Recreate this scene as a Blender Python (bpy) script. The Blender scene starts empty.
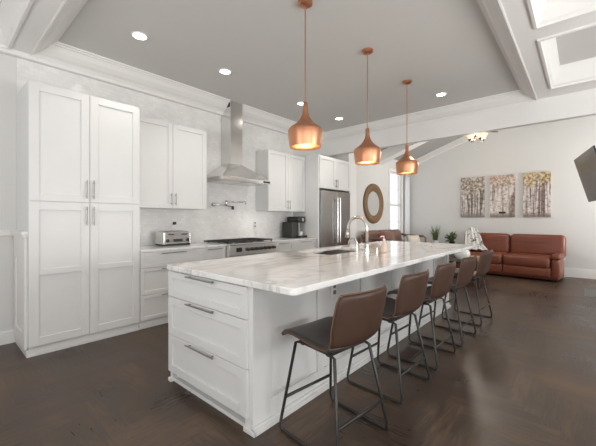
import bpy, bmesh, math, random
from mathutils import Vector, Matrix
random.seed(7)
PI = math.pi
SC = bpy.context.scene
COL = SC.collection

# ------------------------------------------------------------------ camera
cam_d = bpy.data.cameras.new('camera')
cam = bpy.data.objects.new('camera', cam_d)
COL.objects.link(cam)
SC.camera = cam
cam_d.sensor_width = 36.0
cam_d.lens = 325.17 / 596.0 * 36.0
cam_d.shift_y = -4.0 / 596.0
cam_d.clip_start = 0.05
cam.location = (0, 0, 1.27)
cam.rotation_euler = (PI / 2, 0, math.radians(41.2335 - 90.0))

# ------------------------------------------------------------------ world, light, exposure
w = bpy.data.worlds.new('world')
SC.world = w
w.use_nodes = True
w.node_tree.nodes['Background'].inputs[0].default_value = (0.93, 0.96, 1.0, 1)
w.node_tree.nodes['Background'].inputs[1].default_value = 1.5
SC.view_settings.view_transform = 'Standard'
SC.view_settings.look = 'None'
SC.view_settings.gamma = 1.0
SC.view_settings.use_curve_mapping = False
SC.view_settings.exposure = 0.12


def area(name, loc, rot, sx, sy, power, color=(1, 1, 1)):
    d = bpy.data.lights.new(name, 'AREA')
    d.shape = 'RECTANGLE'
    d.size, d.size_y = sx, sy
    d.energy = power
    d.color = color
    o = bpy.data.objects.new(name, d)
    COL.objects.link(o)
    o.location = loc
    o.rotation_euler = rot
    return o


DAY = (1.0, 0.985, 0.96)
# fill lamps added as daylight by unseen windows, tilted up to brighten the ceiling
for yy in (-1.6, 1.7):
    area('rear_fill', (-2.30, yy, 1.3), (PI / 2 + 1.0, 0, -PI / 2), 2.0, 1.6, 52, DAY)
for xx, ww, pw in ((-0.2, 2.4, 84), (3.4, 2.4, 118), (8.4, 1.6, 170)):
    area('side_fill', (xx, -2.95, 1.3), (PI / 2 + .95, 0, 0), ww, 1.6, pw, DAY)
# ------------------------------------------------------------------ materials
MATS = {}


def new_mat(name):
    m = bpy.data.materials.new(name)
    m.use_nodes = True
    b = m.node_tree.nodes['Principled BSDF']
    MATS[name] = m
    return m, m.node_tree.nodes, m.node_tree.links, b


def setp(b, **k):
    for a, v in k.items():
        b.inputs[a.replace('_', ' ')].default_value = v


def flat(name, col, rough=0.5, metal=0.0, noise=0.0, scale=8.0, bump=0.0, stretch=None, coat=0.0, spec=None):
    """plain paint / metal / leather with a procedural mottling"""
    m, N, L, b = new_mat(name)
    setp(b, Base_Color=(*col, 1), Roughness=rough, Metallic=metal)
    if coat:
        setp(b, Coat_Weight=coat, Coat_Roughness=0.15)
    if spec is not None:
        b.inputs['Specular IOR Level'].default_value = spec
    tc = N.new('ShaderNodeTexCoord')
    mp = N.new('ShaderNodeMapping')
    L.new(tc.outputs['Object'], mp.inputs[0])
    if stretch:
        mp.inputs['Scale'].default_value = stretch
    nz = N.new('ShaderNodeTexNoise')
    nz.inputs['Scale'].default_value = scale
    nz.inputs['Detail'].default_value = 4
    L.new(mp.outputs[0], nz.inputs['Vector'])
    mr = N.new('ShaderNodeMapRange')
    mr.inputs['To Min'].default_value = 1 - noise
    mr.inputs['To Max'].default_value = 1 + noise
    L.new(nz.outputs['Fac'], mr.inputs['Value'])
    mx = N.new('ShaderNodeVectorMath')
    mx.operation = 'SCALE'
    mx.inputs[0].default_value = col
    L.new(mr.outputs[0], mx.inputs['Scale'])
    L.new(mx.outputs[0], b.inputs['Base Color'])
    if bump:
        bp = N.new('ShaderNodeBump')
        bp.inputs['Strength'].default_value = bump
        bp.inputs['Distance'].default_value = 0.01
        L.new(nz.outputs['Fac'], bp.inputs['Height'])
        L.new(bp.outputs[0], b.inputs['Normal'])
    return m


def emit(name, col, strength):
    m, N, L, b = new_mat(name)
    setp(b, Base_Color=(*col, 1), Roughness=0.4)
    b.inputs['Emission Color'].default_value = (*col, 1)
    b.inputs['Emission Strength'].default_value = strength
    return m


def ramp(N, stops, interp='LINEAR'):
    r = N.new('ShaderNodeValToRGB')
    r.color_ramp.interpolation = interp
    e = r.color_ramp.elements
    while len(e) < len(stops):
        e.new(0.5)
    for i, (p, c) in enumerate(stops):
        e[i].position = p
        e[i].color = (*c, 1) if len(c) == 3 else c
    return r


def marble(name, base, vein, scale, rough, amount):
    m, N, L, b = new_mat(name)
    tc = N.new('ShaderNodeTexCoord')
    mp = N.new('ShaderNodeMapping')
    mp.inputs['Rotation'].default_value = (0, 0, 0.22)
    mp.inputs['Scale'].default_value = (0.8, 2.6, 1.0)
    L.new(tc.outputs['Object'], mp.inputs[0])
    n1 = N.new('ShaderNodeTexNoise')
    n1.inputs['Scale'].default_value = scale
    n1.inputs['Detail'].default_value = 7
    n1.inputs['Distortion'].default_value = 1.6
    L.new(mp.outputs[0], n1.inputs['Vector'])
    r1 = ramp(N, [(0.43, (0, 0, 0)), (0.492, (1, 1, 1)), (0.505, (1, 1, 1)), (0.57, (0, 0, 0))])
    L.new(n1.outputs['Fac'], r1.inputs[0])
    n2 = N.new('ShaderNodeTexNoise')
    n2.inputs['Scale'].default_value = scale * 0.7
    n2.inputs['Detail'].default_value = 3
    L.new(mp.outputs[0], n2.inputs['Vector'])
    r2 = ramp(N, [(0.38, (0, 0, 0)), (0.7, (1, 1, 1))])
    L.new(n2.outputs['Fac'], r2.inputs[0])
    mul = N.new('ShaderNodeMath')
    mul.operation = 'MULTIPLY'
    L.new(r1.outputs[0], mul.inputs[0])
    L.new(r2.outputs[0], mul.inputs[1])
    m2 = N.new('ShaderNodeMath')
    m2.operation = 'MULTIPLY'
    m2.inputs[1].default_value = amount
    L.new(mul.outputs[0], m2.inputs[0])
    mix = N.new('ShaderNodeMix')
    mix.data_type = 'RGBA'
    mix.inputs['A'].default_value = (*base, 1)
    mix.inputs['B'].default_value = (*vein, 1)
    L.new(m2.outputs[0], mix.inputs['Factor'])
    L.new(mix.outputs['Result'], b.inputs['Base Color'])
    setp(b, Roughness=rough)
    return m


def tile_mat(name):
    """small polished marble mosaic on the kitchen wall"""
    m, N, L, b = new_mat(name)
    tc = N.new('ShaderNodeTexCoord')
    mp = N.new('ShaderNodeMapping')
    mp.inputs['Rotation'].default_value = (PI / 2, 0, 0)
    L.new(tc.outputs['Object'], mp.inputs[0])
    br = N.new('ShaderNodeTexBrick')
    br.inputs['Scale'].default_value = 1.0
    br.inputs['Brick Width'].default_value = 0.075
    br.inputs['Row Height'].default_value = 0.04
    br.inputs['Mortar Size'].default_value = 0.0025
    br.inputs['Color1'].default_value = (0.86, 0.85, 0.835, 1)
    br.inputs['Color2'].default_value = (0.79, 0.785, 0.775, 1)
    br.inputs['Mortar'].default_value = (0.78, 0.775, 0.76, 1)
    L.new(mp.outputs[0], br.inputs['Vector'])
    nz = N.new('ShaderNodeTexNoise')
    nz.inputs['Scale'].default_value = 3.0
    nz.inputs['Detail'].default_value = 6
    nz.inputs['Distortion'].default_value = 1.0
    L.new(tc.outputs['Object'], nz.inputs['Vector'])
    r = ramp(N, [(0.35, (0.93, 0.93, 0.93)), (0.55, (1, 1, 1))])
    L.new(nz.outputs['Fac'], r.inputs[0])
    mx = N.new('ShaderNodeMix')
    mx.data_type = 'RGBA'
    mx.blend_type = 'MULTIPLY'
    mx.inputs['Factor'].default_value = 1
    L.new(br.outputs['Color'], mx.inputs['A'])
    L.new(r.outputs[0], mx.inputs['B'])
    L.new(mx.outputs['Result'], b.inputs['Base Color'])
    n2 = N.new('ShaderNodeTexNoise')
    n2.inputs['Scale'].default_value = 14.0
    L.new(tc.outputs['Object'], n2.inputs['Vector'])
    bp = N.new('ShaderNodeBump')
    bp.inputs['Strength'].default_value = 0.35
    bp.inputs['Distance'].default_value = 0.01
    L.new(n2.outputs['Fac'], bp.inputs['Height'])
    L.new(bp.outputs[0], b.inputs['Normal'])
    setp(b, Roughness=0.13)
    return m


def floor_mat(name, pw=0.10, n=6):
    """dark stained oak herringbone, boards along and across the room"""
    m, N, L, b = new_mat(name)

    def M(op, a, c=None):
        x = N.new('ShaderNodeMath')
        x.operation = op
        for i, v in enumerate((a, c)):
            if v is None:
                continue
            if isinstance(v, (int, float)):
                x.inputs[i].default_value = v
            else:
                L.new(v, x.inputs[i])
        return x.outputs[0]
    tc = N.new('ShaderNodeTexCoord')
    sp = N.new('ShaderNodeSeparateXYZ')
    L.new(tc.outputs['Object'], sp.inputs[0])
    u = M('MULTIPLY', sp.outputs[0], 1 / pw)
    v = M('MULTIPLY', sp.outputs[1], 1 / pw)
    i, j = M('FLOOR', u), M('FLOOR', v)
    k = M('FLOORED_MODULO', M('SUBTRACT', i, j), 2 * n)
    hor = M('LESS_THAN', k, n - 0.5)
    ver = M('SUBTRACT', 1.0, hor)
    # horizontal board
    hi = M('SUBTRACT', i, k)
    hal, hac = M('SUBTRACT', u, hi), M('SUBTRACT', v, j)
    # vertical board
    vj = M('SUBTRACT', j, M('SUBTRACT', 2 * n - 1, k))
    val, vac = M('SUBTRACT', v, vj), M('SUBTRACT', u, i)

    def pick(a, c):
        return M('ADD', M('MULTIPLY', a, hor), M('MULTIPLY', c, ver))
    al, ac = pick(hal, val), pick(hac, vac)
    ida, idb = pick(hi, i), pick(j, vj)
    cv = N.new('ShaderNodeCombineXYZ')
    L.new(ida, cv.inputs[0])
    L.new(idb, cv.inputs[1])
    L.new(hor, cv.inputs[2])
    wn = N.new('ShaderNodeTexWhiteNoise')
    L.new(cv.outputs[0], wn.inputs['Vector'])
    # grain stretched along each board
    gv = N.new('ShaderNodeCombineXYZ')
    L.new(M('MULTIPLY', al, 0.35), gv.inputs[0])
    L.new(M('MULTIPLY', ac, 3.2), gv.inputs[1])
    L.new(M('MULTIPLY', wn.outputs['Value'], 40.0), gv.inputs[2])
    gn = N.new('ShaderNodeTexNoise')
    gn.inputs['Scale'].default_value = 1.6
    gn.inputs['Detail'].default_value = 6
    gn.inputs['Distortion'].default_value = 0.6
    L.new(gv.outputs[0], gn.inputs['Vector'])
    big = N.new('ShaderNodeTexNoise')
    big.inputs['Scale'].default_value = 1.7
    big.inputs['Detail'].default_value = 6
    big.inputs['Distortion'].default_value = 0.8
    L.new(tc.outputs['Object'], big.inputs['Vector'])
    t = M('ADD', M('ADD', 0.07, M('MULTIPLY', wn.outputs['Value'], 0.14)), M('ADD', M('MULTIPLY', gn.outputs['Fac'], 0.62), M('SUBTRACT', M('MULTIPLY', big.outputs['Fac'], 0.75), 0.26)))
    r = ramp(N, [(0.25, (0.046, 0.031, 0.023)), (0.55, (0.064, 0.043, 0.031)), (0.85, (0.150, 0.092, 0.054))])
    L.new(t, r.inputs[0])
    # seams
    e1 = M('MINIMUM', ac, M('SUBTRACT', 1.0, ac))
    e2 = M('MINIMUM', al, M('SUBTRACT', float(n), al))
    seam = M('LESS_THAN', M('MINIMUM', e1, e2), 0.012)
    mx = N.new('ShaderNodeMix')
    mx.data_type = 'RGBA'
    L.new(M('MULTIPLY', seam, 0.25), mx.inputs['Factor'])
    L.new(r.outputs[0], mx.inputs['A'])
    mx.inputs['B'].default_value = (0.02, 0.015, 0.012, 1)
    L.new(mx.outputs['Result'], b.inputs['Base Color'])
    rr = N.new('ShaderNodeMapRange')
    rr.inputs['From Min'].default_value = 0.3
    rr.inputs['From Max'].default_value = 0.7
    rr.inputs['To Min'].default_value = 0.22
    rr.inputs['To Max'].default_value = 0.50
    L.new(M('ADD', M('MULTIPLY', gn.outputs['Fac'], 0.5), M('MULTIPLY', big.outputs['Fac'], 0.5)), rr.inputs['Value'])
    b.inputs['Specular IOR Level'].default_value = 0.42
    L.new(rr.outputs[0], b.inputs['Roughness'])
    bp = N.new('ShaderNodeBump')
    bp.inputs['Strength'].default_value = 0.08
    bp.inputs['Distance'].default_value = 0.01
    L.new(gn.outputs['Fac'], bp.inputs['Height'])
    L.new(bp.outputs[0], b.inputs['Normal'])
    return m


def art_mat(name, crown, sky, trunk, ground, top, seed, nt, hcut=.74):
    """pale birch wood: trunks below, leaf blotches above; x across, z up in object space"""
    m, N, L, b = new_mat(name)
    tc = N.new('ShaderNodeTexCoord')
    sp = N.new('ShaderNodeSeparateXYZ')
    L.new(tc.outputs['Object'], sp.inputs[0])
    cv = N.new('ShaderNodeCombineXYZ')
    L.new(sp.outputs[1], cv.inputs[0])
    L.new(sp.outputs[2], cv.inputs[1])
    cv.inputs[2].default_value = seed
    mp = N.new('ShaderNodeMapping')
    mp.inputs['Scale'].default_value = (nt, 0.7, 1)
    L.new(cv.outputs[0], mp.inputs[0])
    n1 = N.new('ShaderNodeTexNoise')
    n1.inputs['Scale'].default_value = 1.0
    n1.inputs['Detail'].default_value = 2
    n1.inputs['Distortion'].default_value = 0.3
    L.new(mp.outputs[0], n1.inputs['Vector'])
    tr = ramp(N, [(0.40, trunk), (0.47, sky), (0.58, sky), (0.66, trunk)])
    L.new(n1.outputs['Fac'], tr.inputs[0])
    n2 = N.new('ShaderNodeTexNoise')
    n2.inputs['Scale'].default_value = 16
    n2.inputs['Detail'].default_value = 5
    n2.inputs['Roughness'].default_value = 0.7
    L.new(cv.outputs[0], n2.inputs['Vector'])
    cr = ramp(N, [(0.38, trunk), (0.46, crown), (0.53, top), (0.60, sky)])
    L.new(n2.outputs['Fac'], cr.inputs[0])
    ad = N.new('ShaderNodeMath')
    ad.operation = 'ADD'
    n3 = N.new('ShaderNodeTexNoise')
    n3.inputs['Scale'].default_value = 7
    n3.inputs['Detail'].default_value = 4
    L.new(cv.outputs[0], n3.inputs['Vector'])
    L.new(sp.outputs[2], ad.inputs[0])
    L.new(n3.outputs['Fac'], ad.inputs[1])
    hr = ramp(N, [(hcut, (0, 0, 0)), (hcut + .10, (1, 1, 1))])
    mr = N.new('ShaderNodeMapRange')
    mr.inputs['From Min'].default_value = 0.0
    mr.inputs['From Max'].default_value = 1.5
    L.new(ad.outputs[0], mr.inputs['Value'])
    L.new(mr.outputs[0], hr.inputs[0])
    mx = N.new('ShaderNodeMix')
    mx.data_type = 'RGBA'
    L.new(hr.outputs[0], mx.inputs['Factor'])
    sk_ = ramp(N, [(0.36, (0.45, 0.42, 0.40)), (0.52, (1.0, 1.0, 1.0)), (0.66, (1.2, 1.2, 1.2))])
    L.new(n2.outputs['Fac'], sk_.inputs[0])
    ml = N.new('ShaderNodeMix')
    ml.data_type = 'RGBA'
    ml.blend_type = 'MULTIPLY'
    ml.inputs['Factor'].default_value = 1
    L.new(tr.outputs[0], ml.inputs['A'])
    L.new(sk_.outputs[0], ml.inputs['B'])
    L.new(ml.outputs['Result'], mx.inputs['A'])
    L.new(cr.outputs[0], mx.inputs['B'])
    gr = N.new('ShaderNodeMapRange')
    gr.inputs['From Min'].default_value = 0.03
    gr.inputs['From Max'].default_value = 0.14
    gr.inputs['To Min'].default_value = 0.85
    gr.inputs['To Max'].default_value = 0.0
    L.new(sp.outputs[2], gr.inputs['Value'])
    mg = N.new('ShaderNodeMix')
    mg.data_type = 'RGBA'
    L.new(gr.outputs[0], mg.inputs['Factor'])
    L.new(mx.outputs['Result'], mg.inputs['A'])
    mg.inputs['B'].default_value = (*ground, 1)
    L.new(mg.outputs['Result'], b.inputs['Base Color'])
    setp(b, Roughness=0.8)
    return m


def blotch(name, base, dark, scale, lo, hi, rough=0.8):
    m, N, L, b = new_mat(name)
    tc = N.new('ShaderNodeTexCoord')
    nz = N.new('ShaderNodeTexNoise')
    nz.inputs['Scale'].default_value = scale
    nz.inputs['Detail'].default_value = 3
    nz.inputs['Distortion'].default_value = 1.2
    L.new(tc.outputs['Object'], nz.inputs['Vector'])
    r = ramp(N, [(lo, base), (hi, dark)])
    L.new(nz.outputs['Fac'], r.inputs[0])
    L.new(r.outputs[0], b.inputs['Base Color'])
    setp(b, Roughness=rough)
    return m


def glass_mat(name):
    m, N, L, b = new_mat(name)
    N.remove(b)
    out = N['Material Output']
    t = N.new('ShaderNodeBsdfTransparent')
    t.inputs[0].default_value = (0.95, 0.97, 0.97, 1)
    g = N.new('ShaderNodeBsdfGlossy')
    g.inputs['Roughness'].default_value = 0.02
    f = N.new('ShaderNodeFresnel')
    f.inputs[0].default_value = 1.45
    mx = N.new('ShaderNodeMixShader')
    L.new(f.outputs[0], mx.inputs[0])
    L.new(t.outputs[0], mx.inputs[1])
    L.new(g.outputs[0], mx.inputs[2])
    L.new(mx.outputs[0], out.inputs[0])
    return m


CAB = flat('cabinet_paint', (0.73, 0.73, 0.725), 0.32, noise=0.01)
WALL = flat('wall_paint', (0.69, 0.685, 0.675), 0.75, noise=0.015, scale=3)
TRIM = flat('trim_paint', (0.81, 0.80, 0.785), 0.45, noise=0.01)
CEIL = flat('ceiling_grey_paint', (0.62, 0.612, 0.59), 0.6, noise=0.015, scale=2)
CEILL = flat('ceiling_grey_shaded', (0.36, 0.355, 0.34), 0.6, noise=0.015, scale=2)  # kitchen ceiling's grey again, with dimmer light put into the colour
WOOD = floor_mat('oak_herringbone')
TILE = tile_mat('marble_mosaic')
MARB = marble('marble_slab', (0.84, 0.835, 0.825), (0.32, 0.305, 0.29), 1.6, 0.06, 0.75)
MARB2 = marble('marble_perimeter', (0.76, 0.755, 0.745), (0.34, 0.33, 0.32), 5.0, 0.12, 0.6)
STEEL = flat('brushed_steel', (0.74, 0.73, 0.71), 0.22, 1.0, noise=0.06, scale=3, stretch=(40, 40, 1))
STEELH = flat('brushed_steel_sideways', (0.76, 0.75, 0.73), 0.22, 1.0, noise=0.06, scale=3, stretch=(1, 1, 40))
FRIDGE = flat('fridge_steel', (0.36, 0.355, 0.35), 0.26, 1.0, noise=0.14, scale=3, stretch=(40, 40, 1))
NICKEL = flat('satin_nickel', (0.66, 0.65, 0.63), 0.25, 1.0, noise=0.02)
PULL = flat('pull_metal', (0.34, 0.335, 0.325), 0.3, 1.0, noise=0.02)
CHROME = flat('polished_chrome', (0.72, 0.71, 0.70), 0.12, 1.0, noise=0.02)
COPPER = flat('brushed_copper', (0.62, 0.30, 0.175), 0.38, 1.0, noise=0.09, scale=3, stretch=(14, 14, 0.6))
COPIN = flat('copper_inside', (0.86, 0.50, 0.26), 0.38, 1.0, noise=0.05)
BLACK = flat('black_plastic', (0.02, 0.02, 0.021), 0.32, noise=0.1)
IRON = flat('cast_iron', (0.022, 0.022, 0.023), 0.6, noise=0.2, scale=60, bump=0.1)
DMET = flat('gunmetal_tube', (0.055, 0.053, 0.05), 0.38, 0.6, noise=0.08)
LEA = flat('brown_faux_leather', (0.068, 0.037, 0.026), 0.42, noise=0.16, scale=9, bump=0.06, spec=0.3)
LEAS = flat('dark_seat_leather', (0.055, 0.043, 0.036), 0.36, noise=0.2, scale=12, bump=0.08)
PIPE = flat('tan_piping', (0.125, 0.07, 0.043), 0.55, noise=0.1)
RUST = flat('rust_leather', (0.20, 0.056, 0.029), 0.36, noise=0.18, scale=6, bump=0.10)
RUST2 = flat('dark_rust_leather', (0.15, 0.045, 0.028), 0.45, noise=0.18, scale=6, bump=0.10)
BROWN = flat('brown_leather', (0.20, 0.118, 0.088), 0.45, noise=0.18, scale=6, bump=0.1)
CREAM = flat('cream_cloth', (0.62, 0.57, 0.49), 0.9, noise=0.06, scale=60, bump=0.1)
REDC = flat('red_cloth', (0.22, 0.045, 0.045), 0.85, noise=0.1, scale=50, bump=0.1)
OLDWD = flat('carved_wood', (0.20, 0.115, 0.052), 0.55, noise=0.45, scale=30, bump=0.5)
DKWD = flat('dark_wood', (0.045, 0.028, 0.02), 0.4, noise=0.3, scale=8, stretch=(1, 12, 1))
FANW = flat('fan_blade_wood', (0.075, 0.030, 0.020), 0.4, noise=0.2, scale=8, stretch=(1, 12, 1))
MIRR = flat('mirror_glass', (0.94, 0.94, 0.93), 0.03, 1.0)
SCREEN = flat('tv_screen_glass', (0.045, 0.045, 0.046), 0.28, noise=0.05, coat=0.25)
WPLAS = flat('white_plastic', (0.80, 0.79, 0.77), 0.4)
CERAM = flat('white_ceramic', (0.80, 0.79, 0.77), 0.2)
PINKS = flat('pink_soap_bottle', (0.70, 0.56, 0.48), 0.35)
GRASS = flat('grass_leaf', (0.085, 0.13, 0.035), 0.6, noise=0.4, scale=20)
LEAF = flat('leaf_green', (0.075, 0.105, 0.03), 0.55, noise=0.5, scale=20)
SOIL = flat('soil', (0.04, 0.028, 0.02), 0.95, noise=0.4, scale=40)
BOWLM = flat('terracotta_glaze', (0.60, 0.34, 0.20), 0.5, noise=0.1)
THROW = blotch('leaf_print_cloth', (0.78, 0.77, 0.75), (0.09, 0.10, 0.09), 11, 0.57, 0.62)
CURT = flat('sheer_curtain', (0.78, 0.80, 0.83), 0.85, noise=0.03)
VENT = flat('grey_register', (0.20, 0.20, 0.195), 0.45, 0.3)
BRNV = flat('brown_register', (0.050, 0.022, 0.016), 0.5)
GLASS = glass_mat('window_glass')
LAMP = emit('lamp_disc', (1.0, 0.97, 0.90), 14.0)
BULB = emit('warm_bulb', (1.0, 0.72, 0.40), 9.0)
AMBER = emit('amber_glass', (1.0, 0.78, 0.45), 0.25)
ART1 = art_mat('birch_print_grey', (0.30, 0.23, 0.17), (0.66, 0.61, 0.57), (0.20, 0.165, 0.145), (0.22, 0.20, 0.185), (0.48, 0.42, 0.36), 1.3, 16, .70)
ART2 = art_mat('birch_print_rose', (0.40, 0.25, 0.17), (0.70, 0.64, 0.60), (0.33, 0.265, 0.24), (0.20, 0.15, 0.125), (0.58, 0.46, 0.39), 5.1, 9, .80)
ART3 = art_mat('birch_print_gold', (0.34, 0.22, 0.07), (0.68, 0.62, 0.60), (0.22, 0.165, 0.15), (0.20, 0.15, 0.125), (0.56, 0.44, 0.22), 9.7, 15, .78)


# ------------------------------------------------------------------ geometry helpers
OFF = {}


class MB:
    def __init__(self):
        self.bm = bmesh.new()

    def box(self, x0, x1, y0, y1, z0, z1):
        x0, x1 = min(x0, x1), max(x0, x1)
        y0, y1 = min(y0, y1), max(y0, y1)
        z0, z1 = min(z0, z1), max(z0, z1)
        v = [self.bm.verts.new(p) for p in ((x0, y0, z0), (x1, y0, z0), (x1, y1, z0), (x0, y1, z0), (x0, y0, z1), (x1, y0, z1), (x1, y1, z1), (x0, y1, z1))]
        for f in ((0, 3, 2, 1), (4, 5, 6, 7), (0, 1, 5, 4), (1, 2, 6, 5), (2, 3, 7, 6), (3, 0, 4, 7)):
            self.bm.faces.new([v[i] for i in f])
        return self

    def face(self, pts):
        self.bm.faces.new([self.bm.verts.new(p) for p in pts])
        return self

    def prism(self, pts, vec):
        """closed polygon (3d points) extruded by a vector"""
        vec = Vector(vec)
        a = [self.bm.verts.new(p) for p in pts]
        c = [self.bm.verts.new(Vector(p) + vec) for p in pts]
        n = len(pts)
        self.bm.faces.new(a[::-1])
        self.bm.faces.new(c)
        for i in range(n):
            self.bm.faces.new((a[i], a[(i + 1) % n], c[(i + 1) % n], c[i]))
        return self

    def tube(self, pts, r, segs=8, closed=False):
        pts = [Vector(p) for p in pts]
        n = len(pts)
        rings = []
        up = None
        for i, p in enumerate(pts):
            if closed:
                t = (pts[(i + 1) % n] - pts[i - 1]).normalized()
            else:
                t = (pts[min(i + 1, n - 1)] - pts[max(i - 1, 0)]).normalized()
            if up is None:
                up = Vector((0, 0, 1)) if abs(t.z) < 0.9 else Vector((1, 0, 0))
            up = (up - t * up.dot(t))
            if up.length < 1e-5:
                up = t.orthogonal()
            up.normalize()
            s = t.cross(up)
            rr = r[i] if isinstance(r, (list, tuple)) else r
            rings.append([self.bm.verts.new(p + (up * math.cos(a) + s * math.sin(a)) * rr) for a in [2 * PI * k / segs for k in range(segs)]])
        m = n if closed else n - 1
        for i in range(m):
            A, B = rings[i], rings[(i + 1) % n]
            for k in range(segs):
                self.bm.faces.new((A[k], A[(k + 1) % segs], B[(k + 1) % segs], B[k]))
        if not closed:
            self.bm.faces.new(rings[0][::-1])
            self.bm.faces.new(rings[-1])
        return self

    def lathe(self, prof, c=(0, 0, 0), segs=28, axis='z', cap=True):
        """profile of (radius, height)"""
        c = Vector(c)
        rings = []
        for r, h in prof:
            ring = []
            for k in range(segs):
                a = 2 * PI * k / segs
                x, y = r * math.cos(a), r * math.sin(a)
                p = {'z': (x, y, h), 'x': (h, x, y), 'y': (x, h, y)}[axis]
                ring.append(self.bm.verts.new(c + Vector(p)))
            rings.append(ring)
        for i in range(len(rings) - 1):
            for k in range(segs):
                self.bm.faces.new((rings[i][k], rings[i][(k + 1) % segs], rings[i + 1][(k + 1) % segs], rings[i + 1][k]))
        if cap:
            self.bm.faces.new(rings[0][::-1])
            self.bm.faces.new(rings[-1])
        return self

    def grid(self, fn, nu, nv, thick=0.0):
        """surface fn(u,v)->(x,y,z); solid when thick given (offset by -z-ish via function normal)"""
        V = [[self.bm.verts.new(fn(i / nu, j / nv)) for j in range(nv + 1)] for i in range(nu + 1)]
        for i in range(nu):
            for j in range(nv):
                self.bm.faces.new((V[i][j], V[i + 1][j], V[i + 1][j + 1], V[i][j + 1]))
        return self

    def xform(self, M):
        bmesh.ops.transform(self.bm, matrix=M, verts=self.bm.verts)
        return self

    def build(self, name, mat, parent=None, smooth=False, bevel=0.0, segs=2, loc=None, subsurf=0, solid=0.0, auto=True):
        bmesh.ops.recalc_face_normals(self.bm, faces=self.bm.faces)
        off = Vector(loc) if loc is not None else (OFF[parent.name] if parent is not None else Vector((0, 0, 0)))
        bmesh.ops.translate(self.bm, verts=self.bm.verts, vec=-off)
        me = bpy.data.meshes.new(name)
        self.bm.to_mesh(me)
        self.bm.free()
        me.materials.append(mat)
        o = bpy.data.objects.new(name, me)
        COL.objects.link(o)
        if parent is not None:
            o.parent = parent
        else:
            o.location = off
        OFF[o.name] = off
        if smooth:
            me.shade_smooth()
        if bevel:
            b = o.modifiers.new('bevel', 'BEVEL')
            b.width = bevel
            b.segments = segs
            b.limit_method = 'ANGLE'
            b.angle_limit = math.radians(40)
        if solid:
            s = o.modifiers.new('solid', 'SOLIDIFY')
            s.thickness = solid
            s.offset = 0
        if subsurf:
            s = o.modifiers.new('sub', 'SUBSURF')
            s.levels = s.render_levels = subsurf
        return o


def tag(o, label, cat, group=None):
    o['label'] = label
    o['category'] = cat
    if group:
        o['group'] = group
    return o


def thing(name, label, cat, loc, group=None):
    o = bpy.data.objects.new(name, None)
    COL.objects.link(o)
    o.location = loc
    o.empty_display_size = 0.1
    OFF[o.name] = Vector(loc)
    return tag(o, label, cat, group)


def struct(name, mb, mat, **k):
    o = mb.build(name, mat, **k)
    o['kind'] = 'structure'
    return o


def copy_tree(o, parent=None):
    c = o.copy()
    COL.objects.link(c)
    if parent is not None:
        c.parent = parent
    for ch in [x for x in bpy.data.objects if x.parent == o]:
        copy_tree(ch, c)
    return c


def rbox(parent, name, mat, x0, x1, y0, y1, z0, z1, r, M=None, segs=4):
    mb = MB().box(x0, x1, y0, y1, z0, z1)
    if M is not None:
        mb.xform(M)
    o = mb.build(name, mat, parent, smooth=True, bevel=r, segs=segs)
    return o


def arc(c, r, a0, a1, n, plane='yz'):
    out = []
    for i in range(n + 1):
        a = a0 + (a1 - a0) * i / n
        p, q = r * math.cos(a), r * math.sin(a)
        out.append(Vector(c) + Vector({'yz': (0, p, q), 'xz': (p, 0, q), 'xy': (p, q, 0)}[plane]))
    return out


# ------------------------------------------------------------------ room shell
YW, YL, XE, ZC, ZB = 4.42, 3.87, 9.30, 3.14, 2.99
XR, YR = -2.6, -3.2
struct('floor', MB().box(XR - .1, XE + .1, YR - .1, YW + .1, -0.1, 0), WOOD)
struct('wall_back', MB().box(XR - .1, 6.0, YW, YW + .12, 0, 3.6), WALL)
struct('wall_tile', MB().box(0.61, 4.87, YW - 0.012, YW, 0.5, 2.94), TILE)
struct('wall_column', MB().box(6.0, 6.32, 3.80, YW + .12, 0, 3.0), TRIM, bevel=0.004)


def zr(y):           # underside of the vaulted living room ceiling
    return 2.90 + 0.36 * (YL - y) if y > 0.335 else 2.90 + 0.36 * (y + 3.2)


RID = (0.335, zr(0.3351))
# living room wall beside the pilaster, with a window opening
wx0, wx1, wz0, wz1 = 8.12, 8.86, 0.75, 2.55
mb = MB()
mb.box(6.32, wx0, YL, YL + .12, 0, 3.1).box(wx1, XE + .1, YL, YL + .12, 0, 3.1)
mb.box(wx0, wx1, YL, YL + .12, 0, wz0).box(wx0, wx1, YL, YL + .12, wz1, 3.1)
struct('wall_living', mb, WALL)
struct('wall_end', MB().prism([(XE, YR, 0), (XE, YL + .1, 0), (XE, YL + .1, 2.86), (XE, RID[0], RID[1] + .03), (XE, YR, 2.93)], (0.12, 0, 0)), WALL)
# rear and right walls, out of the picture, with big windows
mb = MB()
for a, c in ((YR - .1, -2.6), (-0.6, 0.7), (2.7, YW + .1)):
    mb.box(XR - .12, XR, a, c, 0, 3.6)
for a, c in ((-2.6, -0.6), (0.7, 2.7)):
    mb.box(XR - .12, XR, a, c, 0, 0.6).box(XR - .12, XR, a, c, 2.5, 3.6)
struct('wall_rear', mb, WALL)
mb = MB()
wins = ((-1.4, 1.0), (2.2, 4.6), (7.6, 9.2))
xs = XR - .1
for a, c in wins:
    mb.box(xs, a, YR - .12, YR, 0, 3.6)
    mb.box(a, c, YR - .12, YR, 0, 0.5).box(a, c, YR - .12, YR, 2.5, 3.6)
    xs = c
mb.box(xs, XE + .1, YR - .12, YR, 0, 3.6)
struct('wall_right', mb, WALL)
k = 2
for a, c in ((-2.6, -0.6), (0.7, 2.7)):
    mb = MB()
    for y in (a, (a + c) / 2 - .02, c - .05):
        mb.box(XR - .09, XR - .03, y, y + .05, 0.6, 2.5)
    for z in (0.6, 1.5, 2.45):
        mb.box(XR - .09, XR - .03, a, c, z, z + .05)
    o = struct('window_%d' % k, mb, TRIM)
    k += 1
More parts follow.
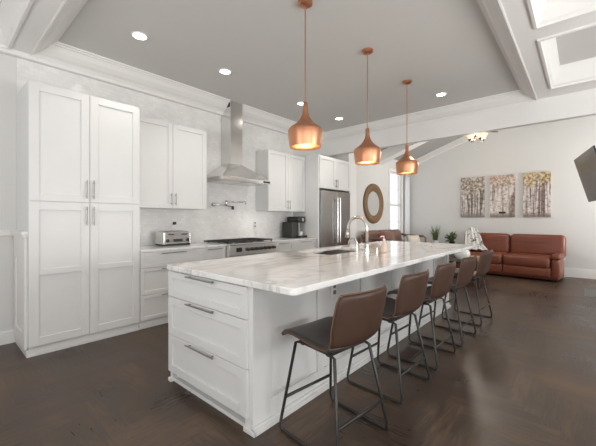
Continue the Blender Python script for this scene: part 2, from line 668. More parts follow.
for a, c in wins:
    mb = MB()
    for x in (a, (a + c) / 2 - .02, c - .05):
        mb.box(x, x + .05, YR - .09, YR - .03, 0.5, 2.5)
    for z in (0.5, 1.5, 2.45):
        mb.box(a, c, YR - .09, YR - .03, z, z + .05)
    o = struct('window_%d' % k, mb, TRIM)
    k += 1
# visible living room window: casing, sash with a meeting rail, glass
mb = MB()
cw = .075
mb.box(wx0 - cw, wx0, YL - .025, YL, wz0 - .02, wz1 + cw).box(wx1, wx1 + cw, YL - .025, YL, wz0 - .02, wz1 + cw)
mb.box(wx0, wx1, YL - .025, YL, wz1, wz1 + cw).box(wx0 - cw - .02, wx1 + cw + .02, YL - .06, YL, wz0 - .06, wz0 - .02)
for x in (wx0, wx1 - .045):
    mb.box(x, x + .045, YL + .03, YL + .07, wz0, wz1)
for z, h in ((wz0, .06), (1.62, .06), (wz1 - .05, .05)):
    mb.box(wx0, wx1, YL + .03, YL + .07, z, z + h)
for z in (1.19, 2.08):
    mb.box(wx0, wx1, YL + .04, YL + .06, z, z + .018)
win = struct('window_1', mb, TRIM)
MB().face([(wx0, YL + .05, wz0), (wx1, YL + .05, wz0), (wx1, YL + .05, wz1), (wx0, YL + .05, wz1)]).build('pane', GLASS, win)

# vaulted ceiling over the living room, its gable over the beam, rafters
mb = MB()
mb.prism([(5.90, YW + .2, zr(YW + .2)), (5.90, RID[0], RID[1]), (5.90, YR - .1, zr(YR - .1)), (5.90, YR - .1, zr(YR - .1) + .12), (5.90, RID[0], RID[1] + .12), (5.90, YW + .2, zr(YW + .2) + .12)], (XE + .1 - 5.90, 0, 0))
struct('ceiling_living', mb, CEILL)
struct('wall_gable', MB().prism([(5.86, YR, 2.9), (5.86, YW, 2.9), (5.86, YW, 3.0), (5.86, RID[0], RID[1] + .05), (5.86, YR, 3.0)], (0.038, 0, 0)), TRIM)


def rafter(x0, x1, d):
    m = MB()
    m.prism([(x0, YL, zr(YL) - d), (x0, RID[0], RID[1] - d), (x0, YR, zr(YR) - d), (x0, YR, zr(YR) + .02), (x0, RID[0], RID[1] + .02), (x0, YL, zr(YL) + .02)], (x1 - x0, 0, 0))
    return m


struct('ceiling_rafter', rafter(7.40, 7.66, .25), TRIM)
struct('trim_rake', rafter(XE - .03, XE + .01, .16), TRIM)

# kitchen ceiling panels + coffers: stepped crown rings around grey panels
PROF = ((0.0, 2.99), (0.0, 2.982), (0.012, 2.980), (0.020, 2.99), (0.032, 3.002), (0.070, 3.022), (0.115, 3.058), (0.150, 3.104), (0.165, 3.108), (0.167, 3.120), (0.188, 3.124), (0.19, 3.14))


def ring(x0, x1, y0, y1, prof):
    m = MB()
    loops = []
    for d, z in prof:
        loops.append([m.bm.verts.new(p) for p in ((x0 + d, y0 + d, z), (x1 - d, y0 + d, z), (x1 - d, y1 - d, z), (x0 + d, y1 - d, z))])
    for a, c in zip(loops, loops[1:]):
        for i in range(4):
            m.bm.faces.new((a[i], a[(i + 1) % 4], c[(i + 1) % 4], c[i]))
    return m


TX0, TX1, TY0, TY1 = 0.71, 5.83, 0.49, 4.345
struct('ceiling', MB().box(TX0, TX1, TY0, TY1, ZC, ZC + .1), CEIL)
struct('trim_1', ring(TX0, TX1, TY0, TY1, PROF), TRIM)
PR2 = ((0.0, 2.99), (0.0, 2.975), (0.022, 2.972), (0.028, 2.995), (0.045, 3.01), (0.10, 3.20), (0.11, 3.22))
coff = [(3.86, 5.41, -1.22, .33), (2.06, 3.615, -1.22, .33), (.26, 1.815, -1.22, .33), (-1.3, .015, -1.22, .33),
        (3.86, 5.41, -3.15, -1.42), (2.06, 3.615, -3.15, -1.42), (.26, 1.815, -3.15, -1.42), (-1.3, .015, -3.15, -1.42),
        (-1.05, .55, 2.75, 4.345), (-1.05, .55, .55, 2.55)]
mr_, mc_ = MB(), MB()
for n_, (a, c, d, e) in enumerate(coff):
    r_ = ring(a, c, d, e, PR2)
    struct('trim_%d' % (n_ + 2), r_, TRIM)
    mc_.box(a, c, d, e, 3.22, 3.32)
struct('ceiling_coffers', mc_, CEIL)
# beams between the coffers
beams = [('ceiling_beam_left', .55, .71, .33, 4.36), ('ceiling_beam_right', -1.3, 5.8, .33, .49), ]
struct('ceiling_beam_left', MB().box(.55, .71, .49, 4.345, ZB, 3.6), TRIM)
struct('ceiling_beam_right', MB().box(-2.6, 5.80, .33, .49, ZB, 3.6), TRIM)
mb = MB()
for a, c in ((5.41, 5.80), (3.615, 3.86), (1.815, 2.06), (.015, .26), (-2.6, -1.3)):
    mb.box(a, c, YR, .33, ZB, 3.6)
for a, c in ((3.86, 5.41), (2.06, 3.615), (.26, 1.815), (-1.3, .015)):
    mb.box(a, c, -1.42, -1.22, ZB, 3.6).box(a, c, YR, -3.15, ZB, 3.6)
mb.box(-2.6, -1.05, .49, 4.345, ZB, 3.6).box(-1.05, .55, .49, .55, ZB, 3.6).box(-1.05, .55, 2.55, 2.75, ZB, 3.6)
struct('ceiling_cross_beams', mb, TRIM)
# frieze along the top of the kitchen wall
mb = MB().box(XR, 5.80, 4.345, YW, 2.94, 3.6)
struct('trim_frieze', mb, TRIM, bevel=0.006)
# big beam between kitchen and living room
mb = MB().box(5.80, 5.90, YR, YW, 2.66, 3.6)
mb.box(5.79, 5.80, YR, 4.345, 2.965, 2.99)
struct('ceiling_beam_far', mb, TRIM, bevel=0.004)


def base_profile(m, kind, a, c, f, h=.14, t=.018):
    """baseboard against a wall plane; kind 'Y' wall faces -Y, 'X' wall faces -X"""
    if kind == 'Y':
        m.box(a, c, f - t, f, 0, h - .02).box(a, c, f - t * .55, f, h - .02, h)
    else:
        m.box(f - t, f, a, c, 0, h - .02).box(f - t * .55, f, a, c, h - .02, h)
    return m


struct('baseboard_back', base_profile(MB(), 'Y', XR, .61, YW), TRIM)
struct('baseboard_living', base_profile(MB(), 'Y', 6.32, XE, YL), TRIM)
struct('baseboard_end', base_profile(MB(), 'X', YR, YL, XE, .20), TRIM)
mb = MB().box(XR, .61, YW - .022, YW, 1.10, 1.14).box(XR, .61, YW - .034, YW, 1.14, 1.155)
struct('trim_chair_rail', mb, TRIM, bevel=.004)

# ------------------------------------------------------------------ cabinetry helpers
def P(face, f, u, n, wz):
    return (u, f - n, wz) if face == 'Y' else (f - n, u, wz)


def fbox(m, face, f, u0, u1, n0, n1, z0, z1):
    a, c = P(face, f, u0, n0, z0), P(face, f, u1, n1, z1)
    return m.box(a[0], c[0], a[1], c[1], z0, z1)


def shaker(parent, name, face, f, u0, u1, z0, z1, fr=.062, rails=(), t=.02, rec=.011, mat=None):
    """door or drawer front lying on plane f, thickness t outwards"""
    m = MB()
    g = .0022
    u0, u1, z0, z1 = u0 + g, u1 - g, z0 + g, z1 - g
    fbox(m, face, f, u0, u1, .0005, t - rec, z0, z1)
    fbox(m, face, f, u0, u0 + fr, t - rec, t, z0, z1)
    fbox(m, face, f, u1 - fr, u1, t - rec, t, z0, z1)
    fbox(m, face, f, u0 + fr, u1 - fr, t - rec, t, z0, z0 + fr)
    fbox(m, face, f, u0 + fr, u1 - fr, t - rec, t, z1 - fr, z1)
    for r0, r1 in rails:
        fbox(m, face, f, u0 + fr, u1 - fr, t - rec, t, r0, r1)
    return m.build(name, mat or CAB, parent, bevel=.0016, segs=1)


def vpull(parent, face, f, u, z0, z1, t=.02, r=.0055):
    m = MB()
    n = t + .030
    m.tube([P(face, f, u, n, z0), P(face, f, u, n, z1)], r, 8)
    for z in (z0 + .025, z1 - .025):
        m.tube([P(face, f, u, t - .001, z), P(face, f, u, n, z)], r * .85, 6)
    return m.build('handle', PULL, parent, smooth=False)


def hpull(parent, face, f, u0, u1, z, t=.02, r=.0055):
    m = MB()
    n = t + .026
    m.tube([P(face, f, u0, n, z), P(face, f, u1, n, z)], r, 8)
    for u in (u0 + .03, u1 - .03):
        m.tube([P(face, f, u, t - .001, z), P(face, f, u, n, z)], r * .85, 6)
    return m.build('handle', PULL, parent)


# ------------------------------------------------------------------ pantry
PX0, PX1, PF = .61, 1.60, 3.82
pan = thing('pantry_cabinet', 'tall white four-door pantry cabinet at the left end of the kitchen wall', 'cabinet', (1.1, 4.1, 0))
MB().box(PX0, PX1, PF, YW - .013, .085, 2.545).build('body', CAB, pan, bevel=.002)
pxm = 1.10
for a, c in ((PX0, pxm), (pxm, PX1)):
    u = pxm - .032 if a == PX0 else pxm + .032
    d = shaker(pan, 'door', 'Y', PF, a, c, 1.437, 2.540, .075)
    vpull(d, 'Y', PF, u, 1.475, 1.665)
    d = shaker(pan, 'door', 'Y', PF, a, c, .09, 1.433, .075, rails=((.745, .80),))
    vpull(d, 'Y', PF, u, 1.205, 1.395)
m = MB().box(PX0 + .006, PX1, PF + .012, 4.38, 0, .085)
m.box(PX0 - .012, PX1, PF - .008, PF + .012, 0, .022).box(PX0 - .012, PX0 + .006, PF + .012, 4.40, 0, .062)
m.build('plinth', CAB, pan, bevel=.003)
m = MB()
s0, s1 = PF + .03, YW - .02
m.box(PX0 - .008, PX0, s0, s1, .062, 1.10)
m.box(PX0 - .022, PX0 - .008, s0, s0 + .10, .062, 1.10).box(PX0 - .022, PX0 - .008, s1 - .10, s1, .062, 1.10)
m.box(PX0 - .022, PX0 - .008, s0 + .1, s1 - .1, .062, .20).box(PX0 - .022, PX0 - .008, s0 + .1, s1 - .1, .90, 1.10)
m.box(PX0 - .036, PX0, s0 - .015, s1, 1.10, 1.125).box(PX0 - .048, PX0, s0 - .028, s1, 1.125, 1.155)
m.build('wainscot_panel', TRIM, pan, bevel=.003)

# ------------------------------------------------------------------ wall cabinets
def wall_cab(label, x0, x1, z0, z1, split, f=4.10):
    t = thing('wall_cabinet', label, 'cabinet', ((x0 + x1) / 2, 4.3, z0))
    MB().box(x0, x1, f, YW - .013, z0, z1).build('body', CAB, t, bevel=.002)
    for a, c, u in ((x0, split, split - .03), (split, x1, split + .03)):
        d = shaker(t, 'door', 'Y', f, a, c, z0, z1, .062)
        vpull(d, 'Y', f, u, z0 + .04, z0 + .20)
    return t


wall_cab('white two-door wall cabinet between the pantry and the range hood', 1.605, 2.66, 1.41, 2.535, 2.145)
wall_cab('white two-door wall cabinet right of the range hood above the coffee maker', 3.88, 4.865, 1.41, 2.475, 4.38)


# ------------------------------------------------------------------ base cabinets
def base_cab(label, x0, x1, rows, f=3.82, door_split=None):
    t = thing('base_cabinet', label, 'cabinet', ((x0 + x1) / 2, 4.1, 0))
    MB().box(x0, x1, f, YW - .013, .09, .884).build('body', CAB, t, bevel=.002)
    MB().box(x0, x1, f + .012, f + .04, 0, .09).box(x0, x1, f + .002, f + .012, 0, .055).build('plinth', CAB, t, bevel=.002)
    c = (x0 + x1) / 2
    for z0, z1 in rows:
        if z1 - z0 > .45:
            d = shaker(t, 'door', 'Y', f, x0, x1, z0, z1, .05)
            vpull(d, 'Y', f, x0 + .03, z1 - .20, z1 - .04)
        else:
            d = shaker(t, 'drawer', 'Y', f, x0, x1, z0, z1, .042)
            hw = min(.16, (x1 - x0) * .3)
            hpull(d, 'Y', f, c - hw, c + hw, z1 - .022)
    return t


base_cab('white three-drawer base cabinet under the toaster', 1.605, 2.405, ((.095, .39), (.39, .70), (.70, .882)))
base_cab('narrow white base cabinet left of the steel range', 2.405, 2.785, ((.095, .70), (.70, .882)))
base_cab('narrow white base cabinet right of the steel range', 3.752, 4.21, ((.095, .70), (.70, .882)))
base_cab('white base cabinet between the coffee maker and the refrigerator', 4.21, 4.865, ((.095, .39), (.39, .70), (.70, .882)))
tag(MB().box(1.604, 2.787, 3.775, YW - .013, .885, .915).build('countertop', MARB2, bevel=.004, loc=(2.2, 4.1, .885)), 'grey-veined marble wall countertop left of the range under the toaster', 'countertop')
tag(MB().box(3.75, 4.866, 3.775, YW - .013, .885, .915).build('countertop', MARB2, bevel=.004, loc=(4.3, 4.1, .885)), 'short marble wall countertop right of the range under the coffee maker', 'countertop')

# ------------------------------------------------------------------ range
RX0, RX1, RF = 2.792, 3.745, 3.74
rg = thing('kitchen_range', 'wide stainless steel gas range below the hood', 'range', (3.27, 4.08, 0))
MB().box(RX0, RX1, RF + .03, YW - .03, .10, .905).build('body', STEELH, rg, bevel=.004)
m = MB().box(RX0 + .02, RX1 - .02, RF + .09, YW - .05, .012, .10)
for x in (RX0 + .06, RX1 - .06):
    for y in (RF + .12, YW - .12):
        m.lathe([(.022, 0), (.022, .02)], (x, y, 0), 10)
m.build('base', BLACK, rg)
m = MB().box(RX0, RX1, RF - .02, RF + .03, .745, .90).box(RX0, RX1, RF - .035, RF + .03, .895, .918)
cp = m.build('control_panel', STEELH, rg, bevel=.006)
MB().box(RX0 + .12, RX0 + .22, RF - .024, RF - .02, .795, .855).build('display', BLACK, cp)
for kx in range(7):
    x = RX0 + .33 + kx * .088
    MB().lathe([(.026, RF - .021), (.026, RF - .030), (.021, RF - .034), (.019, RF - .062), (.012, RF - .064)], (x, 0, .822), 16, 'y').build('knob', DMET, cp, smooth=False)
m = MB().box(RX0 + .006, RX1 - .006, RF, RF + .03, .16, .735)
dr = m.build('door', STEELH, rg, bevel=.005)
MB().box(RX0 + .2, RX1 - .2, RF - .003, RF, .30, .56).build('window', BLACK, dr)
MB().tube([(RX0 + .05, RF - .05, .685), (RX1 - .05, RF - .05, .685)], .012, 10).tube([(RX0 + .1, RF, .685), (RX0 + .1, RF - .05, .685)], .009).tube([(RX1 - .1, RF, .685), (RX1 - .1, RF - .05, .685)], .009).build('handle', NICKEL, dr)
MB().box(RX0 + .01, RX1 - .01, RF + .035, YW - .05, .905, .915).build('cooktop', STEELH, rg)
for gi in range(3):
    g0 = RX0 + .03 + gi * .30
    m = MB()
    for y in (RF + .07, RF + .32, RF + .56):
        m.box(g0, g0 + .285, y - .007, y + .007, .932, .948)
    for x in (g0 + .007, g0 + .095, g0 + .19, g0 + .278):
        m.box(x - .007, x + .007, RF + .065, RF + .565, .932, .948)
    for x in (g0 + .01, g0 + .275):
        for y in (RF + .075, RF + .555):
            m.box(x - .008, x + .008, y - .008, y + .008, .915, .934)
    m.build('grate', IRON, rg)
    for y in (RF + .19, RF + .44):
        MB().lathe([(.05, .915), (.05, .922), (.035, .923), (.035, .931), (.01, .932)], (g0 + .142, y, 0), 18).build('burner', DMET, rg)
MB().box(RX0 + .005, RX1 - .005, YW - .045, YW - .02, .90, .945).build('back_trim', STEELH, rg, bevel=.004)

# ------------------------------------------------------------------ hood
hd = thing('range_hood', 'stainless steel chimney hood on the tiled wall above the range', 'range hood', (3.245, 4.15, 1.84))
hx0, hx1, hy0, hy1 = 2.775, 3.73, 3.87, 4.407
m = MB()
b0 = [(hx0, hy0), (hx1, hy0), (hx1, hy1), (hx0, hy1)]
c0 = [(3.132, 4.149), (3.375, 4.149), (3.375, hy1), (3.132, hy1)]
lv = [(b0, 1.84), (b0, 1.895), (c0, 2.14)]
loops = [[m.bm.verts.new((x, y, z)) for x, y in pts] for pts, z in lv]
for a, c in zip(loops, loops[1:]):
    for i in range(4):
        m.bm.faces.new((a[i], a[(i + 1) % 4], c[(i + 1) % 4], c[i]))
m.bm.faces.new(loops[0][::-1])
m.bm.faces.new(loops[-1])
m.build('canopy', STEELH, hd, bevel=.004)
m = MB().box(3.135, 3.372, 4.152, hy1, 2.14, 3.138)
ch = m.build('chimney', STEEL, hd, bevel=.003)
MB().box(3.1335, 3.136, 4.165, 4.25, 3.035, 3.10).build('vent_grille', BLACK, ch)
MB().box(hx1 - .16, hx1 - .02, hy0 - .006, hy0, 1.853, 1.882).build('control_strip', BLACK, hd)
m = MB()
for i in range(2):
    m.box(hx0 + .06 + i * .43, hx0 + .46 + i * .43, hy0 + .06, hy1 - .06, 1.834, 1.84)
m.build('filter', NICKEL, hd)

# ------------------------------------------------------------------ pot filler
pf = thing('pot_filler', 'folding chrome pot filler tap on the tile above the range', 'tap', (2.98, 4.40, 1.50))
MB().lathe([(.034, YW - .0125), (.034, YW - .022), (.014, YW - .024), (.012, YW - .07)], (2.98, 0, 1.50), 16, 'y').build('flange', CHROME, pf)
MB().tube([(2.98, 4.36, 1.47), (2.98, 4.36, 1.525)], .013).tube([(2.98, 4.36, 1.50), (3.20, 4.355, 1.50)], .010).tube([(3.20, 4.355, 1.48), (3.20, 4.355, 1.575)], .013).build('inner_arm', CHROME, pf, smooth=True)
MB().tube([(3.20, 4.355, 1.555), (3.54, 4.345, 1.555), (3.585, 4.345, 1.57), (3.60, 4.345, 1.55), (3.60, 4.345, 1.52)], .010).build('outer_arm', CHROME, pf, smooth=True)
MB().tube([(3.20, 4.355, 1.485), (3.33, 4.35, 1.475)], .007).lathe([(.015, 1.425), (.022, 1.43), (.022, 1.46), (.010, 1.485)], (3.33, 4.35, 0), 12).build('lever', DMET, pf)

# ------------------------------------------------------------------ refrigerator and its surround
fc = thing('refrigerator_cabinet', 'white panelled cabinet surround over and beside the refrigerator', 'cabinet', (5.4, 4.1, 0))
MB().box(4.87, 4.905, 3.76, YW - .001, 0, 2.49).build('side_panel', CAB, fc, bevel=.002)
MB().box(5.965, 5.999, 3.76, YW - .001, 0, 2.49).build('side_panel', CAB, fc, bevel=.002)
MB().box(4.905, 5.965, 3.765, YW - .001, 1.86, 2.49).build('upper_body', CAB, fc, bevel=.002)
for a, c, u in ((4.90, 5.435, 5.405), (5.435, 5.97, 5.465)):
    d = shaker(fc, 'door', 'Y', 3.765, a, c, 1.863, 2.487, .062)
    vpull(d, 'Y', 3.765, u, 1.90, 2.06)
fr = thing('refrigerator', 'stainless steel french-door refrigerator with long bar handles', 'refrigerator', (5.4, 4.05, 0))
fx0, fx1, ff = 4.925, 5.955, 3.74
MB().box(fx0 + .004, fx1 - .004, ff + .05, 4.38, .03, 1.815).build('body', DMET, fr, bevel=.004)
for x in (fx0 + .07, fx1 - .07):
    for y in (ff + .12, 4.3):
        MB().lathe([(.025, 0), (.025, .032)], (x, y, 0), 10).build('foot', BLACK, fr)
fm = 5.46
for a, c, s in ((fx0, fm - .002, -1), (fm + .002, fx1, 1)):
    d = MB().box(a, c, ff, ff + .047, .72, 1.825).build('door', FRIDGE, fr, bevel=.008)
    u = fm + s * .045
    MB().tube([(u, ff - .055, .80), (u, ff - .055, 1.70)], .011, 10).tube([(u, ff, .86), (u, ff - .055, .86)], .009).tube([(u, ff, 1.64), (u, ff - .055, 1.64)], .009).build('handle', NICKEL, d)
d = MB().box(fx0, fx1, ff, ff + .047, .08, .712).build('freezer_drawer', FRIDGE, fr, bevel=.008)
MB().tube([(fx0 + .08, ff - .055, .63), (fx1 - .08, ff - .055, .63)], .011, 10).tube([(fx0 + .14, ff, .63), (fx0 + .14, ff - .055, .63)], .009).tube([(fx1 - .14, ff, .63), (fx1 - .14, ff - .055, .63)], .009).build('handle', NICKEL, d)
for a, c in ((fx0 + .02, fm - .35), (fm + .35, fx1 - .02)):
    MB().box(a, c, ff + .01, ff + .04, 1.826, 1.84).build('hinge_cover', BLACK, fr)

# ------------------------------------------------------------------ island
IX0, IX1, IY0, IY1 = 1.262, 4.97, 1.472, 2.44
isl = thing('kitchen_island', 'long white kitchen island with drawers in its near end', 'kitchen island', (2.95, 1.95, 0))
m = MB().box(IX0, 2.58, IY0, IY1, .085, .875).box(3.52, IX1, IY0, IY1, .085, .875)
m.box(2.58, 3.52, IY0, 1.84, .085, .875).box(2.58, 3.52, 2.36, IY1, .085, .875).box(2.58, 3.52, 1.84, 2.36, .085, .66)
m.build('body', CAB, isl, bevel=.002)
# end drawers facing the camera's left
dz = ((.087, .378), (.378, .672), (.672, .868))
for z0, z1 in dz:
    d = shaker(isl, 'drawer', 'X', IX0, IY0 + .018, IY1 - .002, z0, z1, .062 if z1 - z0 > .2 else .05)
    hpull(d, 'X', IX0, 1.80, 2.14, z1 - .012)
# plinth: recessed under the drawers, with feet at both corners
m = MB().box(IX0 + .07, IX1, IY0 + .002, IY1 - .05, 0, .085)
m.box(IX0, IX0 + .07, IY0 + .002, IY0 + .06, 0, .085).box(IX0, IX0 + .07, IY1 - .028, IY1, 0, .085)
m.box(IX0 + .012, IX0 + .07, IY0 + .06, IY1 - .028, 0, .025)
m.box(IX0 - .012, IX1 + .012, IY0 - .042, IY0 + .002, 0, .030).box(IX0 - .006, IX1 + .006, IY0 - .030, IY0 + .002, .03, .05)
m.box(IX0 - .014, IX0, IY0 - .042, IY0 + .06, 0, .030).box(IX0 - .014, IX0 + .055, IY1 - .03, IY1 + .012, 0, .028)
m.build('plinth', CAB, isl, bevel=.003)
# seating side panels: frames planted on the body
u = IX0
m = MB()
for a, c in ((IX0, IX0 + .15), (1.885, 1.965), (2.50, 2.58), (3.12, 3.20), (3.74, 3.82), (4.36, 4.44), (IX1 - .07, IX1)):
    m.box(a, c, IY0 - .014, IY0, .045, .866)
edges = [IX0 + .15, 1.885, 1.965, 2.50, 2.58, 3.12, 3.20, 3.74, 3.82, 4.36, 4.44, IX1 - .07]
for a, c in zip(edges[::2], edges[1::2]):
    m.box(a, c, IY0 - .014, IY0, .045, .155).box(a, c, IY0 - .014, IY0, .80, .866)
m.build('back_panel', CAB, isl, bevel=.002)
# far end panel
m = MB()
m.box(IX1, IX1 + .014, IY0 - .014, IY0 + .08, .085, .866).box(IX1, IX1 + .014, IY1 - .08, IY1, .085, .866)
m.box(IX1, IX1 + .014, IY0 + .08, IY1 - .08, .085, .17).box(IX1, IX1 + .014, IY0 + .08, IY1 - .08, .79, .866)
m.build('end_panel', CAB, isl, bevel=.002)
o1 = MB().box(2.055, 2.125, IY0 - .019, IY0 - .0, .665, .785).build('outlet', WPLAS, isl, bevel=.002)
for z in (.685, .735):
    MB().box(2.073, 2.107, IY0 - .021, IY0 - .019, z, z + .03).build('socket', VENT, o1)

# island worktop with a sink cut-out
CX0, CX1, CY0, CY1, CZ0, CZ1 = 1.225, 5.0, 1.105, 2.455, .876, .914
SX0, SX1, SY0, SY1 = 2.64, 3.48, 1.88, 2.32
m = MB()
xs_, ys_ = [CX0, SX0, SX1, CX1], [CY0, SY0, SY1, CY1]
for z, rev in ((CZ1, False), (CZ0, True)):
    pass
vt = {}
for zi, z in enumerate((CZ0, CZ1)):
    for i, x in enumerate(xs_):
        for j, y in enumerate(ys_):
            vt[i, j, zi] = m.bm.verts.new((x, y, z))
for i in range(3):
    for j in range(3):
        if i == 1 and j == 1:
            continue
        for zi in (0, 1):
            m.bm.faces.new((vt[i, j, zi], vt[i + 1, j, zi], vt[i + 1, j + 1, zi], vt[i, j + 1, zi]))
for i in range(3):
    for j in (0, 3):
        m.bm.faces.new((vt[i, j, 0], vt[i + 1, j, 0], vt[i + 1, j, 1], vt[i, j, 1]))
for j in range(3):
    for i in (0, 3):
        m.bm.faces.new((vt[i, j, 0], vt[i, j + 1, 0], vt[i, j + 1, 1], vt[i, j, 1]))
for (a, c) in (((1, 1), (2, 1)), ((1, 2), (2, 2)), ((1, 1), (1, 2)), ((2, 1), (2, 2))):
    m.bm.faces.new((vt[a[0], a[1], 0], vt[c[0], c[1], 0], vt[c[0], c[1], 1], vt[a[0], a[1], 1]))
bmesh.ops.recalc_face_normals(m.bm, faces=m.bm.faces)
cor = [e for e in m.bm.edges if abs(e.verts[0].co.z - e.verts[1].co.z) > .01 and e.verts[0].co.x in (e.verts[1].co.x,) and min(abs(e.verts[0].co.x - CX0), abs(e.verts[0].co.x - CX1)) < 1e-4 and min(abs(e.verts[0].co.y - CY0), abs(e.verts[0].co.y - CY1)) < 1e-4]
bmesh.ops.bevel(m.bm, geom=cor, offset=.035, segments=5, profile=.5, affect='EDGES')
tag(m.build('island_countertop', MARB, bevel=.005, loc=(2.95, 1.75, CZ0)), 'long polished white marble countertop with grey veins on the kitchen island', 'countertop')
sk = thing('undermount_sink', 'stainless steel sink basin set into the island countertop', 'sink', (3.14, 2.1, .70))
m = MB()
q = .012
m.box(SX0 - q, SX1 + q, SY0 - q, SY1 + q, .676, .686)
m.box(SX0 - q, SX0, SY0 - q, SY1 + q, .686, .875).box(SX1, SX1 + q, SY0 - q, SY1 + q, .686, .875)
m.box(SX0, SX1, SY0 - q, SY0, .686, .875).box(SX0, SX1, SY1, SY1 + q, .686, .875)
m.build('basin', STEEL, sk)
m = MB()
for i in range(9):
    m.tube([(SX0 + .46 + i * .035, SY0 + .02, .885), (SX0 + .46 + i * .035, SY1 - .02, .885)], .004, 6)
for y in (SY0 + .02, SY1 - .02):
    m.tube([(SX0 + .44, y, .885), (SX1 - .06, y, .885)], .005, 6)
    for x in (SX0 + .45, SX1 - .07):
        m.tube([(x, y, .685), (x, y, .885)], .005, 6)
m.build('drying_rack', DMET, sk)

# island taps and soap
def gooseneck(name, label, x, y, z, h, reach, r, sidehandle):
    t = thing(name, label, 'tap', (x, y, z))
    R_ = reach / 2
    MB().lathe([(r * 2.0, z), (r * 2.0, z + .008), (r * 1.35, z + .014), (r * 1.3, z + .09), (r * 1.05, z + .10)], (x, y, 0), 16).build('base', NICKEL, t, smooth=False)
    pts = [(x, y, z + .09), (x, y, z + h - R_)] + arc((x, y + R_, z + h - R_), R_, PI, 0, 14, 'yz')[1:]
    end = pts[-1]
    pts.append((end[0], end[1] + .006, end[2] - .03))
    MB().tube(pts, r, 12).build('spout', NICKEL, t, smooth=True)
    if sidehandle:
        MB().tube([(end[0], end[1] + .006, end[2] - .03), (end[0], end[1] + .014, end[2] - .11)], [r * 1.1, r * 1.5], 12).build('spray_head', NICKEL, t, smooth=True)
        MB().tube([(x, y, z + .055), (x - .05, y - .01, z + .06)], .011).tube([(x - .05, y - .01, z + .06), (x - .085, y + .02, z + .115)], .006).build('lever', NICKEL, t, smooth=True)
    else:
        MB().tube([(x, y, z + .06), (x + .04, y, z + .07)], .006).build('lever', NICKEL, t)
    return t


gooseneck('kitchen_faucet', 'tall gooseneck nickel faucet with pull-down spray beside the island sink', 3.06, 1.715, .9141, .375, .23, .0165, True)
gooseneck('filter_tap', 'small curved nickel drinking tap left of the tall faucet', 3.00, 1.80, .9141, .15, .10, .008, False)
sp_ = thing('soap_bottle', 'pale pink pump soap bottle right of the tall island faucet', 'soap bottle', (3.22, 1.60, .912))
MB().lathe([(.026, .9145), (.030, .920), (.030, .985), (.026, 1.005), (.014, 1.03), (.012, 1.045)], (3.22, 1.60, 0), 18).build('bottle', PINKS, sp_, smooth=False)
MB().lathe([(.013, 1.045), (.013, 1.058), (.004, 1.060), (.004, 1.085)], (3.22, 1.60, 0), 12).tube([(3.22, 1.60, 1.085), (3.19, 1.615, 1.085), (3.18, 1.62, 1.078)], .005, 8).build('pump', WPLAS, sp_)
sd_ = thing('soap_dispenser', 'small nickel countertop button between the faucet and the soap bottle', 'dispenser', (3.22, 1.68, .912))
MB().lathe([(.018, .9145), (.018, .935), (.011, .94), (.011, .958), (.004, .960)], (3.22, 1.68, 0), 14).build('button', NICKEL, sd_)

# ------------------------------------------------------------------ pendants
PENX = (2.145, 3.218, 4.295)
PY = 1.797
plab = ('copper bell pendant lamp over the near end of the island, largest in view', 'copper bell pendant lamp over the middle of the island by the sink', 'copper bell pendant lamp over the far end of the island, smallest in view')


def make_pendant():
    t = thing('pendant_lamp', plab[0], 'pendant lamp', (0, 0, 0), 'copper pendants over the island')
    zb = 1.885
    MB().lathe([(.0, 3.139), (.062, 3.139), (.062, 3.118), (.05, 3.108), (.012, 3.10), (.0, 3.10)], (0, 0, 0), 24, cap=False).build('canopy', COPPER, t, smooth=False)
    MB().tube([(0, 0, 2.26), (0, 0, 3.11)], .0055, 8).build('rod', COPPER, t)
    outer = [(.132, 0), (.141, .05), (.147, .10), (.148, .140), (.144, .155), (.137, .165), (.104, .188), (.072, .214), (.050, .242), (.034, .272), (.025, .30), (.022, .325), (.021, .385), (.008, .392)]
    inner = [(.006, .385), (.017, .34), (.028, .28), (.044, .246), (.066, .218), (.096, .193), (.122, .174), (.138, .152), (.143, .135), (.142, .10), (.136, .05), (.128, .001)]
    MB().lathe([(r, zb + z) for r, z in outer], (0, 0, 0), 40, cap=False).build('lamp_shade', COPPER, t, smooth=True)
    MB().lathe([(r, zb + z) for r, z in inner] + [(.132, zb)], (0, 0, 0), 40, cap=False).build('shade_lining', COPIN, t, smooth=True)
    b = [(.004, .21), (.022, .20), (.028, .165), (.030, .14), (.022, .112), (.008, .10)]
    MB().lathe([(r, zb + z) for r, z in b], (0, 0, 0), 16).lathe([(.014, zb + .21), (.014, zb + .30)], (0, 0, 0), 12).build('bulb', BULB, t, smooth=True)
    return t


p0 = make_pendant()
for i, x in enumerate(PENX):
    o = p0 if i == 0 else copy_tree(p0)
    o.location = (x, PY, 0)
    o['label'] = plab[i]
    d = bpy.data.lights.new('pendant_light', 'POINT')
    d.energy = 2.2
    d.color = (1, .74, .45)
    d.shadow_soft_size = .03
    l = bpy.data.objects.new('pendant_light', d)
    COL.objects.link(l)
    l.location = (x, PY, 1.95)

